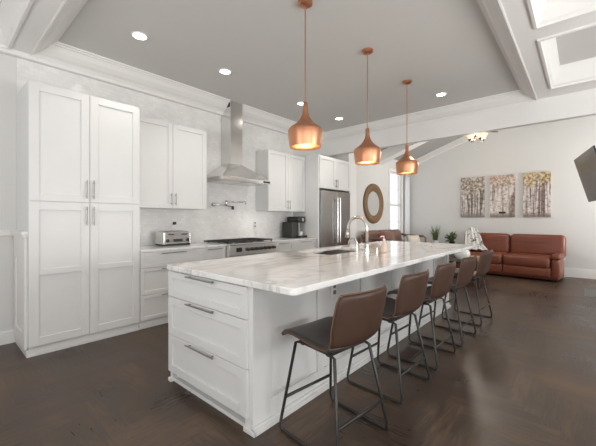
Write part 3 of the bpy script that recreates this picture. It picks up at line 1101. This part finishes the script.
# ------------------------------------------------------------------ recessed lights
dl = [(1.43, 3.40, 'recessed ceiling light above the pantry doors, nearest the left beam'), (2.49, 3.41, 'recessed ceiling light in front of the range hood chimney'),
      (3.99, 3.42, 'recessed ceiling light seen just behind the nearest pendant'), (5.05, 3.41, 'recessed ceiling light in front of the refrigerator, by the far beam'), (5.08, 1.60, 'recessed ceiling light right of the three pendants, by the far beam')]
for i, (x, y, lb) in enumerate(dl):
    if i == 0:
        dproto = thing('recessed_light', lb, 'ceiling light', (0, 0, 0), 'recessed lights in the grey ceiling')
        MB().lathe([(.062, 3.1395), (.085, 3.1395), (.083, 3.133), (.066, 3.129), (.062, 3.1395)], (0, 0, 0), 28, cap=False).build('trim_ring', TRIM, dproto, smooth=True)
        MB().lathe([(.0, 3.1385), (.063, 3.1385), (.063, 3.1365), (.0, 3.1360)], (0, 0, 0), 28, cap=False).build('lens', LAMP, dproto)
        o = dproto
    else:
        o = copy_tree(dproto)
        o['label'] = lb
    o.location = (x, y, 0)
    d = bpy.data.lights.new('recessed_beam', 'SPOT')
    d.energy = 26
    d.spot_size = math.radians(125)
    d.spot_blend = .8
    d.shadow_soft_size = .06
    d.color = (1, .95, .87)
    l = bpy.data.objects.new('recessed_beam', d)
    COL.objects.link(l)
    l.location = (x, y, 3.12)

# ------------------------------------------------------------------ bar stools
def make_stool():
    t = thing('bar_stool', '', 'bar stool', (0, 0, 0), 'brown bar stools along the island')
    prof = [(.238, .558), (.236, .572), (.222, .581), (.15, .582), (.05, .570), (-.06, .557), (-.135, .557), (-.184, .580), (-.214, .630), (-.233, .695), (-.250, .768), (-.264, .838), (-.274, .885)]
    hw = [.200, .208, .212, .216, .222, .224, .220, .220, .226, .230, .228, .222, .206]
    nb = 7

    def surf(rows):
        def fn(i, j, nv):
            k = rows[i]
            y, z = prof[k]
            s = 2 * j / nv - 1
            c = s * s
            if k <= 6:
                return Vector((hw[k] * s, y, z + .018 * c * (1 if k > 2 else .2)))
            f = min(1, (k - 6) / 3.0)
            return Vector((hw[k] * s, y + (.014 + .040 * f) * c, z + .018 * c * (1 - f) - (.006 * c if k == 12 else 0)))
        return fn

    def shell(rows, thick):
        fn = surf(rows)
        m = MB()
        nv = 12
        V = [[m.bm.verts.new(fn(i, j, nv)) for j in range(nv + 1)] for i in range(len(rows))]
        for i in range(len(rows) - 1):
            for j in range(nv):
                m.bm.faces.new((V[i][j], V[i + 1][j], V[i + 1][j + 1], V[i][j + 1]))
        return m
    rim = []
    rows = list(range(13))
    fn = surf(rows)
    o = shell(list(range(0, 8)), 0).build('seat', LEAS, t, smooth=True, solid=.030, subsurf=1)
    o['label'] = 'dark brown upholstered seat pan'
    shell(list(range(7, 13)), 0).build('backrest', LEA, t, smooth=True, solid=.028, subsurf=1)
    for k in rows:
        rim.append(fn(k, 0, 12))
    for j in range(1, 12):
        rim.append(fn(12, j, 12))
    for k in rows[::-1]:
        rim.append(fn(k, 12, 12))
    for j in range(11, 0, -1):
        rim.append(fn(0, j, 12))
    # seam line just outside the rim, on the outer face
    m = MB()
    ctr = Vector((0, -.05, .70))
    m.tube([p + (p - ctr).normalized() * .002 for p in rim], .0048, 6, closed=True)
    m.build('piping', PIPE, t, smooth=True)
    for s in (-1, 1):
        fy, by = .230, -.230
        top = [(s * .155, -.13, .568), (s * .155, .13, .578)]
        pts = [Vector((s * .165, -.145, .545))]
        path = [Vector((s * .155, -.10, .530)), Vector((s * .158, -.140, .518)), Vector((s * .225, -.222, .05)), Vector((s * .230, -.215, .012)), Vector((s * .230, -.190, .0115)), Vector((s * .230, .190, .0115)), Vector((s * .230, .215, .012)), Vector((s * .226, .228, .05)), Vector((s * .160, .165, .526)), Vector((s * .156, .13, .538))]
        MB().tube(path, .0098, 8, closed=True).build('leg_frame', DMET, t, smooth=True)

    def legp(s, front, z):
        a, c = (Vector((s * .226, .228, .05)), Vector((s * .160, .165, .526))) if front else (Vector((s * .225, -.222, .05)), Vector((s * .158, -.140, .518)))
        return a.lerp(c, (z - .05) / (c.z - .05))
    MB().tube([legp(-1, True, .195), legp(1, True, .195)], .0095, 8).build('footrest', DMET, t, smooth=True)
    MB().tube([legp(-1, False, .185), legp(1, False, .185)], .0095, 8).build('stretcher', DMET, t, smooth=True)
    MB().box(-.16, .16, .10, .125, .524, .548).build('seat_support', BLACK, t)
    MB().box(-.16, .16, -.105, -.08, .517, .541).build('seat_support', BLACK, t)
    return t


sl = ['brown leather bar stool nearest the camera, its whole sled frame in view', 'brown leather bar stool second from the near end of the island', 'brown leather bar stool at the middle of the island, third of five', 'brown leather bar stool second from the far end of the island', 'brown leather bar stool at the far island end, nearest the rust sofa']
s0 = make_stool()
for i, (x, y, r) in enumerate(((1.612, 1.125, -6), (2.375, 1.14, -3), (3.04, 1.13, -2), (3.72, 1.11, -2), (4.54, 1.11, -3))):
    o = s0 if i == 0 else copy_tree(s0)
    o.location = (x, y, 0)
    o.rotation_euler = (0, 0, math.radians(r))
    o['label'] = sl[i]

# ------------------------------------------------------------------ small things on the wall counter
ts = thing('toaster', 'four-slice stainless toaster on the marble counter beside the pantry', 'toaster', (2.22, 4.2, .915))
tx0, tx1, ty0, ty1 = 2.02, 2.41, 4.08, 4.34
m = MB().box(tx0 + .012, tx1 - .012, ty0, ty1, .935, 1.105)
m.build('body', CHROME, ts, bevel=.02, segs=3)
MB().box(tx0, tx0 + .02, ty0 + .006, ty1 - .006, .935, 1.095).build('side_cover', STEEL, ts, bevel=.008)
MB().box(tx1 - .02, tx1, ty0 + .006, ty1 - .006, .935, 1.095).build('side_cover', STEEL, ts, bevel=.008)
MB().box(tx0 + .01, tx1 - .01, ty0 + .008, ty1 - .008, .916, .936).build('base', BLACK, ts, bevel=.004)
m = MB()
for y in (4.13, 4.18, 4.24, 4.29):
    m.box(tx0 + .05, tx1 - .05, y - .012, y + .012, 1.1045, 1.1065)
m.build('slots', BLACK, ts)
for x in (tx0 + .10, tx1 - .10):
    MB().box(x - .035, x + .035, ty0 - .02, ty0 + .001, 1.058, 1.072).build('lever', BLACK, ts, bevel=.003)
    MB().lathe([(.022, ty0 + .001), (.022, ty0 - .012), (.017, ty0 - .016)], (x - .05 if x < 2.2 else x + .05, 0, .985), 14, 'y').build('knob', BLACK, ts)
MB().box(tx0 + .13, tx1 - .13, ty0 - .004, ty0 + .001, .965, 1.005).build('button_panel', DMET, ts)


def outlet(x, z, label):
    t = thing('wall_outlet', label, 'outlet', (x, YW - .012, z))
    a = MB().box(x - .038, x + .038, YW - .019, YW - .0125, z - .06, z + .06).build('plate', WPLAS, t, bevel=.002)
    return t


o_ = outlet(2.33, 1.215, 'white wall outlet with a black plug above the toaster')
MB().box(2.31, 2.35, YW - .05, YW - .019, 1.19, 1.23).build('plug', BLACK, o_, bevel=.004)
o_ = outlet(3.86, 1.17, 'plain white wall outlet on the tile right of the range')
for z in (1.125, 1.185):
    MB().box(3.845, 3.875, YW - .0205, YW - .019, z, z + .03).build('socket', VENT, o_)

cm = thing('coffee_maker', 'black single-serve coffee maker on the counter beside the refrigerator', 'coffee maker', (4.66, 4.15, .915))
MB().box(4.47, 4.63, 4.06, 4.33, .9155, 1.215).build('water_tank', DMET, cm, bevel=.02, segs=3)
MB().box(4.63, 4.80, 4.16, 4.33, .9155, 1.28).build('column', BLACK, cm, bevel=.015, segs=3)
MB().box(4.60, 4.82, 4.02, 4.33, 1.20, 1.315).build('brew_head', BLACK, cm, bevel=.025, segs=3)
MB().box(4.62, 4.83, 3.99, 4.16, .9155, .955).build('drip_tray', BLACK, cm, bevel=.008)
MB().box(4.63, 4.655, 4.04, 4.055, .955, 1.20).build('silver_band', CHROME, cm)
MB().lathe([(.032, .956), (.038, .96), (.04, 1.03), (.036, 1.032)], (4.72, 4.07, 0), 16).build('cup', CERAM, cm, smooth=False)
MB().box(4.70, 4.75, 4.012, 4.022, 1.225, 1.29).build('handle', CHROME, cm, bevel=.003)

# ------------------------------------------------------------------ living room, end wall
for i, (y0, y1, mt, lb) in enumerate(((1.87, 2.42, ART1, 'grey canvas print of bare birch trees, leftmost of three on the end wall'), (1.225, 1.745, ART2, 'rosy canvas print of a tree-lined path with a bench, middle of three'), (.545, 1.065, ART3, 'canvas print of birches under golden leaves, rightmost of three'))):
    t = thing('canvas_print', lb, 'picture', (XE - .002, y0, 1.315), 'three birch canvases on the end wall')
    MB().box(XE - .040, XE - .001, y0, y1, 1.315, 2.345).build('canvas', mt, t, bevel=.004)
    if i == 1:
        MB().box(XE - .0415, XE - .040, y0 + .19, y0 + .33, 1.40, 1.45).build('painted_bench', IRON, t)

# rust sofa
sofa = thing('leather_sofa', 'rust-brown leather reclining sofa against the end wall under the prints', 'sofa', (0, 0, 0))
# local: x along the length (0 = right end seen from the front), y depth (0 front .. 0.95 back)
Lg = 2.00
am = .16
seat_w = (Lg - 2 * am) / 2


def rb(name, mat, x0, x1, y0, y1, z0, z1, r, rx=0, lab=None, par=None):
    M = None
    if rx:
        c = Vector(((x0 + x1) / 2, (y0 + y1) / 2, z0))
        M = Matrix.Translation(c) @ Matrix.Rotation(rx, 4, 'X') @ Matrix.Translation(-c)
    o = rbox(par or sofa, name, mat, x0, x1, y0, y1, z0, z1, r, M)
    if lab:
        o['label'] = lab
    return o


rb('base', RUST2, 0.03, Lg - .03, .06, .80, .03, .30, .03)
for x in (.1, Lg - .1):
    for y in (.14, .80):
        MB().lathe([(.02, 0), (.025, .04)], (x, y, 0), 10).build('foot', BLACK, sofa)
for k in range(2):
    a = am + k * seat_w
    rb('footrest', RUST, a + .004, a + seat_w - .004, .0, .08, .09, .27, .025)
    rb('seat_cushion', RUST, a + .003, a + seat_w - .003, -.02, .62, .26, .50, .075)
    b = rb('back_cushion', RUST, a - (.17 if k == 0 else -.003), a + seat_w + (.17 if k == 1 else -.003), .575, .77, .44, .93, .08, rx=-.09)
    m = MB().box(a + .12, a + seat_w - .12, .562, .58, .745, .757)
    c = Vector((a + seat_w / 2, .71, .44))
    m.xform(Matrix.Translation(c) @ Matrix.Rotation(-.09, 4, 'X') @ Matrix.Translation(-c))
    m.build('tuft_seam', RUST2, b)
for a in (0, Lg - am):
    rb('arm', RUST, a + .01, a + am - .01, .03, .60, .08, .46, .04)
    rb('arm_pad', RUST2 if 0 else RUST, a, a + am, .02, .62, .44, .56, .045)
sofa.location = (8.397, 2.33, 0)
sofa.rotation_euler = (0, 0, math.radians(-95))

# patterned throw over the left end of the rust sofa
th = thing('throw_blanket', 'white throw with dark leaf print over the left end of the rust sofa', 'blanket', (8.6, 1.95, 0))


def drape(i, j):
    # i along the sofa (0 right .. 1 left), j from behind the back, over the top and down the front
    fold = .012 * math.sin(i * 26) + .008 * math.sin(i * 11 + j * 5)
    q = max(0, (j - .3) / .7)
    wd = .22 + .38 * q
    y = 2.10 + (i - .5) * wd - .17 * q
    path = [(9.14, .70), (9.14, .97), (9.02, .975), (8.93, .85), (8.90, .60), (8.80, .535), (8.48, .53)]
    t = j * (len(path) - 1)
    k = min(int(t), len(path) - 2)
    f = t - k
    x = path[k][0] * (1 - f) + path[k + 1][0] * f
    z = path[k][1] * (1 - f) + path[k + 1][1] * f
    return Vector((x - .03 - fold, y, z + .03 + fold + .05 * math.exp(-((j - .3) / .16) ** 2) * math.sin(PI * i)))


MB().grid(drape, 40, 30).build('cloth', THROW, th, smooth=True, solid=.012)

# corner table with two plants
ct = thing('side_table', 'dark corner table holding the plants behind the far end of the island', 'table', (8.85, 2.95, 0))
MB().box(8.55, 9.20, 2.34, 3.25, .555, .585).build('table_top', DKWD, ct, bevel=.004)
for x in (8.59, 9.16):
    for y in (2.38, 3.21):
        MB().box(x - .02, x + .02, y - .02, y + .02, 0, .555).build('leg', DKWD, ct)
MB().box(8.60, 9.15, 2.39, 3.20, .18, .20).build('shelf', DKWD, ct)


def pot(par, x, y, z, r, h, mat):
    MB().lathe([(r * .72, z), (r, z + h), (r * .9, z + h), (r * .85, z + h * .85), (.001, z + h * .85)], (x, y, 0), 22, cap=False).lathe([(.0, z), (r * .72, z)], (x, y, 0), 22, cap=False).build('pot', mat, par, smooth=False)
    MB().lathe([(r * .86, z + h * .80), (r * .86, z + h * .86)], (x, y, 0), 18).build('soil', SOIL, par)


gp = thing('potted_plant', 'spiky green grass plant in a small pot near the room corner', 'plant', (8.75, 2.88, .585))
pot(gp, 8.75, 2.90, .586, .08, .13, WPLAS)
m = MB()
rnd = random.Random(3)
for q_ in range(70):
    a, ln = rnd.uniform(0, 2 * PI), rnd.uniform(.24, .44)
    lean = rnd.uniform(.02, .13)
    r0 = rnd.uniform(0, .05)
    b_ = Vector((8.75 + r0 * math.cos(a), 2.90 + r0 * math.sin(a), .69))
    e_ = b_ + Vector((lean * math.cos(a), lean * math.sin(a), ln))
    mid = b_.lerp(e_, .5) + Vector((-.2 * lean * math.cos(a), -.2 * lean * math.sin(a), .02))
    m.tube([b_, mid, e_], [.0045, .004, .0008], 4)
m.build('blades', GRASS, gp)
lp = thing('potted_plant', 'leafy green pot plant between the grass plant and the printed throw', 'plant', (8.78, 2.50, .585))
lp.location = (8.78, 2.50, .585)
OFF[lp.name] = Vector(lp.location)


def leafy(par, x, y, z0, n, rad, hgt, seed, size):
    rnd = random.Random(seed)
    st, lf = MB(), MB()
    for q in range(n):
        a = rnd.uniform(0, 2 * PI)
        rr = rad * math.sqrt(rnd.random())
        e = Vector((x + rr * math.cos(a), y + rr * math.sin(a), z0 + hgt * rnd.uniform(.35, 1)))
        b = Vector((x + .02 * math.cos(a), y + .02 * math.sin(a), z0))
        st.tube([b, b.lerp(e, .5) + Vector((0, 0, .03)), e], [.004, .003, .0015], 4)
        for w_ in range(4):
            t = rnd.uniform(.45, 1.0)
            c = b.lerp(e, t)
            d = Vector((rnd.uniform(-1, 1), rnd.uniform(-1, 1), rnd.uniform(-.3, .7))).normalized()
            s_ = d.orthogonal().normalized()
            L_ = size * rnd.uniform(.7, 1.2)
            nrm = d.cross(s_) * .012
            lf.face([c, c + d * L_ * .45 + s_ * L_ * .26 + nrm, c + d * L_, c + d * L_ * .45 - s_ * L_ * .26 + nrm])
    st.build('stem', LEAF, par)
    lf.build('leaves', LEAF, par, solid=.0012)


pot(lp, 8.78, 2.50, .586, .075, .12, BLACK)
leafy(lp, 8.78, 2.50, .68, 34, .17, .28, 5, .085)

# coffee table seen under the end of the counter
cf = thing('coffee_table', 'low dark coffee table in front of the rust sofa, behind the island', 'table', (7.15, 1.95, 0))
MB().box(6.85, 7.45, 1.45, 2.45, .40, .44).build('table_top', DKWD, cf, bevel=.005)
for x in (6.90, 7.40):
    for y in (1.50, 2.40):
        MB().box(x - .025, x + .025, y - .025, y + .025, 0, .40).build('leg', DKWD, cf)
MB().box(6.89, 7.41, 1.49, 2.41, .14, .16).build('shelf', DKWD, cf)
vs = thing('round_vase', 'white round vase on the coffee table behind the island end', 'vase', (7.1, 1.83, .44))
MB().lathe([(.06, .441), (.12, .48), (.15, .55), (.14, .62), (.10, .67), (.085, .685), (.078, .68), (.09, .66), (.12, .62), (.13, .55), (.10, .49), (.001, .47)], (7.1, 1.83, 0), 28, cap=False).build('body', CERAM, vs, smooth=True)
bw = thing('decor_bowl', 'small orange-beige bowl on the coffee table right of the white vase', 'bowl', (7.12, 1.57, .44))
MB().lathe([(.045, .441), (.05, .45), (.10, .50), (.115, .54), (.108, .54), (.09, .50), (.04, .46), (.001, .458)], (7.12, 1.57, 0), 24, cap=False).build('body', BOWLM, bw, smooth=True)
bk = thing('candle_jar', 'dark glass candle jar on the coffee table left of the white vase', 'candle', (7.05, 2.1, .44))
MB().lathe([(.05, .441), (.055, .45), (.055, .54), (.05, .545)], (7.05, 2.1, 0), 20).build('jar', BLACK, bk)
MB().lathe([(.056, .545), (.056, .56), (.02, .562), (.012, .58)], (7.05, 2.1, 0), 20).build('lid', DKWD, bk)

# brown sofa along the living room wall
bs = thing('brown_sofa', 'brown leather sofa under the round mirror and the window', 'sofa', (7.3, 3.4, 0))
bx0, bx1, by0, by1 = 6.32, 8.28, 2.93, 3.80
rb('base', BROWN, bx0 + .05, bx1 - .05, by0 + .05, by1, .06, .34, .03, par=bs)
for x in (bx0 + .1, bx1 - .1):
    for y in (by0 + .1, by1 - .08):
        MB().lathe([(.02, 0), (.025, .07)], (x, y, 0), 10).build('foot', BLACK, bs)
sw = (bx1 - bx0 - .24) / 3
for k in range(3):
    a = bx0 + .12 + k * sw
    rb('seat_cushion', BROWN, a + .003, a + sw - .003, by0, by1 - .25, .32, .50, .06, par=bs)
    rb('back_cushion', BROWN, a + .004, a + sw - .004, by1 - .31, by1 - .11, .48, 1.01, .095, rx=-.12, par=bs)
rb('back_frame', BROWN, bx0 + .05, bx1 - .05, by1 - .12, by1, .30, .86, .04, par=bs)
for s_, xa in ((0, bx0), (1, bx1 - .09)):
    pts = [(xa + .045, by1 - .10, .90), (xa + .045, by1 - .35, .845), (xa + .045, by0 + .10, .84), (xa + .045, by0 + .03, .80), (xa + .045, by0 + .03, .35)]
    MB().tube(pts, .028, 10).build('arm', BROWN, bs, smooth=True)
    rb('side_panel', BROWN, xa + .02, xa + .07, by0 + .06, by1 - .10, .30, .66, .02, par=bs)


def cushion(name, label, mat, c, w_, h_, d_, rz, rx):
    t = thing(name, label, 'cushion', c)
    m = MB()
    n = 12
    for sgn in (1, -1):
        V = []
        for i in range(n + 1):
            row = []
            for j in range(n + 1):
                u, v = 2 * i / n - 1, 2 * j / n - 1
                e = max(0, (1 - u ** 4)) * max(0, (1 - v ** 4))
                px = 1 - .06 * (1 - abs(v)) * abs(u) ** 3
                row.append(m.bm.verts.new((u * w_ / 2 * px, sgn * d_ / 2 * e ** .6, v * h_ / 2 * (1 - .06 * (1 - abs(u)) * abs(v) ** 3))))
            V.append(row)
        for i in range(n):
            for j in range(n):
                m.bm.faces.new((V[i][j], V[i + 1][j], V[i + 1][j + 1], V[i][j + 1]))
    bmesh.ops.remove_doubles(m.bm, verts=m.bm.verts, dist=1e-4)
    m.xform(Matrix.Translation(c) @ Matrix.Rotation(rz, 4, 'Z') @ Matrix.Rotation(rx, 4, 'X'))
    m.build('cover', mat, t, smooth=True)
    return t


cushion('throw_cushion', 'cream cushion standing at the right arm of the brown sofa', CREAM, (7.98, 3.16, .70), .44, .36, .14, -.35, -.30)
cushion('throw_cushion', 'red cushion at the left end of the brown sofa', REDC, (6.66, 3.33, .745), .44, .46, .14, .2, -.15)

# round mirror
mi = thing('round_mirror', 'round wall mirror in a thick carved wooden frame over the brown sofa', 'mirror', (7.20, YL - .002, 1.67))
MX, MZ = 7.20, 1.645
MB().lathe([(.30, -.001), (.475, -.001), (.49, -.015), (.48, -.045), (.43, -.062), (.37, -.055), (.335, -.035), (.30, -.022), (.30, -.001)], (MX, YL, MZ), 56, 'y', cap=False).build('frame', OLDWD, mi, smooth=True)
MB().lathe([(.31, -.003), (.31, -.018)], (MX, YL, MZ), 56, 'y').build('glass', MIRR, mi)

# curtain panel beside the window
cu = thing('curtain', 'narrow white curtain panel between the window and the room corner', 'curtain', (9.08, YL - .05, .05))
MB().grid(lambda i, j: Vector((8.97 + .27 * i, YL - .06 + .022 * math.sin(i * 30), .04 + 2.46 * j)), 40, 4).build('panel', CURT, cu, smooth=True, solid=.004)
MB().tube([(8.93, YL - .06, 2.50), (9.28, YL - .06, 2.50)], .010).tube([(9.24, YL, 2.50), (9.24, YL - .06, 2.50)], .007).build('rod', DMET, cu)

# wall-mounted television on the chimney breast
struct('wall_fireplace', MB().box(6.35, 7.4, YR, -.52, 0, 3.9), WALL)
tv = thing('television', 'flat black television swung and tilted on a wall arm at upper right', 'television', (0, 0, 0))
W_, H_ = 1.32, .765
m = MB().box(0, W_, -.022, 0, 0, H_)
m.build('housing', BLACK, tv, bevel=.004)
MB().box(.008, W_ - .008, 0, .0015, .012, H_ - .008).build('screen', SCREEN, tv)
MB().box(W_ / 2 - .25, W_ / 2 + .25, -.05, -.022, .15, .60).build('back_cover', BLACK, tv, bevel=.01)
# local: x from the near edge to the far edge, y = screen normal, z up; tilt about the top edge
far_top = Vector((7.46, .125, 2.30))
ang, tilt = math.radians(10), math.radians(15)
ex = Vector((math.cos(ang), math.sin(ang), 0))
ny = Vector((-math.sin(ang), math.cos(ang), 0))
ez = Vector((0, 0, 1))
n2 = (ny * math.cos(tilt) - ez * math.sin(tilt))
z2 = (ez * math.cos(tilt) + ny * math.sin(tilt))
Mt = Matrix((ex, n2, z2)).transposed().to_4x4()
Mw = Matrix.Translation(far_top - ex * W_ - z2 * H_) @ Mt
tv.matrix_world = Mw
inv = Mw.inverted()
ctr_ = Mw @ Vector((W_ / 2, -.045, H_ / 2))
wp = Vector((ctr_.x + .10, -.52, ctr_.z))
m = MB().box(wp.x - .11, wp.x + .11, -.5195, -.50, wp.z - .2, wp.z + .2)
el = Vector((ctr_.x + .28, -.30, ctr_.z))
m.tube([(wp.x, -.50, wp.z), el], .02, 8).tube([el, ctr_], .02, 8).tube([el - Vector((0, 0, .05)), el + Vector((0, 0, .05))], .026, 10)
m.xform(inv).build('wall_arm', BLACK, tv)

# ceiling fan
fan = thing('ceiling_fan', 'brown-bladed ceiling fan with amber glass lights below the living room vault', 'ceiling fan', (7.3, 1.55, 2.7))
FX, FY = 7.3, 1.62
zt = zr(FY)
MB().lathe([(.001, zt + .02), (.07, zt + .02), (.065, zt - .05), (.02, zt - .08), (.001, zt - .08)], (FX, FY, 0), 20, cap=False).build('canopy', DKWD, fan)
MB().tube([(FX, FY, 3.25), (FX, FY, zt - .06)], .012).build('rod', DKWD, fan)
MB().lathe([(.03, 3.27), (.10, 3.23), (.12, 3.16), (.115, 3.09), (.06, 3.065), (.05, 2.97), (.07, 2.95), (.06, 2.91), (.02, 2.895)], (FX, FY, 0), 24).build('motor', FANW, fan, smooth=False)
vdir = math.atan2(-FY, -FX)
for k in range(5):
    a = math.radians(-20) + k * 2 * PI / 5
    c, s_ = math.cos(a), math.sin(a)
    m = MB()
    pl = [(.20, -.045), (.30, -.06), (.62, -.075), (.68, -.05), (.69, 0), (.68, .05), (.62, .075), (.30, .06), (.20, .045)]
    m.prism([(FX + r * c - q * s_, FY + r * s_ + q * c, 3.105 + q * .18) for r, q in pl], (0, 0, .008))
    b = m.build('blade', FANW, fan)
    MB().box(0, .14, -.02, .02, 0, .01).xform(Matrix.Translation((FX, FY, 3.095)) @ Matrix.Rotation(a, 4, 'Z') @ Matrix.Translation((.09, 0, 0))).build('blade_iron', IRON, b)
for k in range(4):
    a = vdir + math.radians(32) + k * PI / 2
    cx, cy = FX + .13 * math.cos(a), FY + .13 * math.sin(a)
    sh = MB().lathe([(.030, 2.875), (.045, 2.89), (.075, 2.94), (.105, 2.985), (.100, 2.987), (.07, 2.945), (.04, 2.898), (.001, 2.89)], (cx, cy, 0), 20, cap=False).build('glass_shade', AMBER, fan, smooth=True)
    MB().lathe([(.012, 2.83), (.03, 2.85), (.033, 2.876), (.02, 2.88)], (cx, cy, 0), 14).tube([(FX, FY, 2.92), (cx, cy, 2.86)], .008).build('socket', DKWD, fan)
MB().tube([(FX + .02, FY - .03, 2.87), (FX + .02, FY - .03, 2.70)], .0025, 5).lathe([(.002, 2.675), (.011, 2.685), (.008, 2.705)], (FX + .02, FY - .03, 0), 10).build('pull_chain', DKWD, fan)
d = bpy.data.lights.new('fan_light', 'POINT')
d.energy = 34
d.color = (1, .92, .80)
d.shadow_soft_size = .12
l = bpy.data.objects.new('fan_light', d)
COL.objects.link(l)
l.location = (FX, FY, 2.60)

# floor registers
fv = thing('floor_register', 'brown floor vent with a pale frame between two bar stools', 'floor vent', (2.96, 1.24, 0))


def register(t, x0, x1, y0, y1, fm_, sm, along):
    m = MB()
    q = .014
    m.box(x0, x1, y0, y0 + q, .0005, .006).box(x0, x1, y1 - q, y1, .0005, .006).box(x0, x0 + q, y0 + q, y1 - q, .0005, .006).box(x1 - q, x1, y0 + q, y1 - q, .0005, .006)
    m.build('frame', fm_, t)
    m = MB().box(x0 + q, x1 - q, y0 + q, y1 - q, .0005, .002)
    n = 12
    for i in range(n):
        if along == 'x':
            y = y0 + q + (y1 - y0 - 2 * q) * (i + .5) / n
            m.box(x0 + q, x1 - q, y - .003, y + .003, .002, .005)
        else:
            x = x0 + q + (x1 - x0 - 2 * q) * (i + .5) / n
            m.box(x - .003, x + .003, y0 + q, y1 - q, .002, .005)
    m.build('grille', sm, t)


register(fv, 2.82, 3.14, 1.16, 1.31, DMET, BRNV, 'x')
fv2 = thing('floor_register', 'grey floor vent near the end wall right of the rust sofa', 'floor vent', (7.5, -.3, 0))
register(fv2, 7.10, 7.90, -.50, -.02, VENT, VENT, 'y')
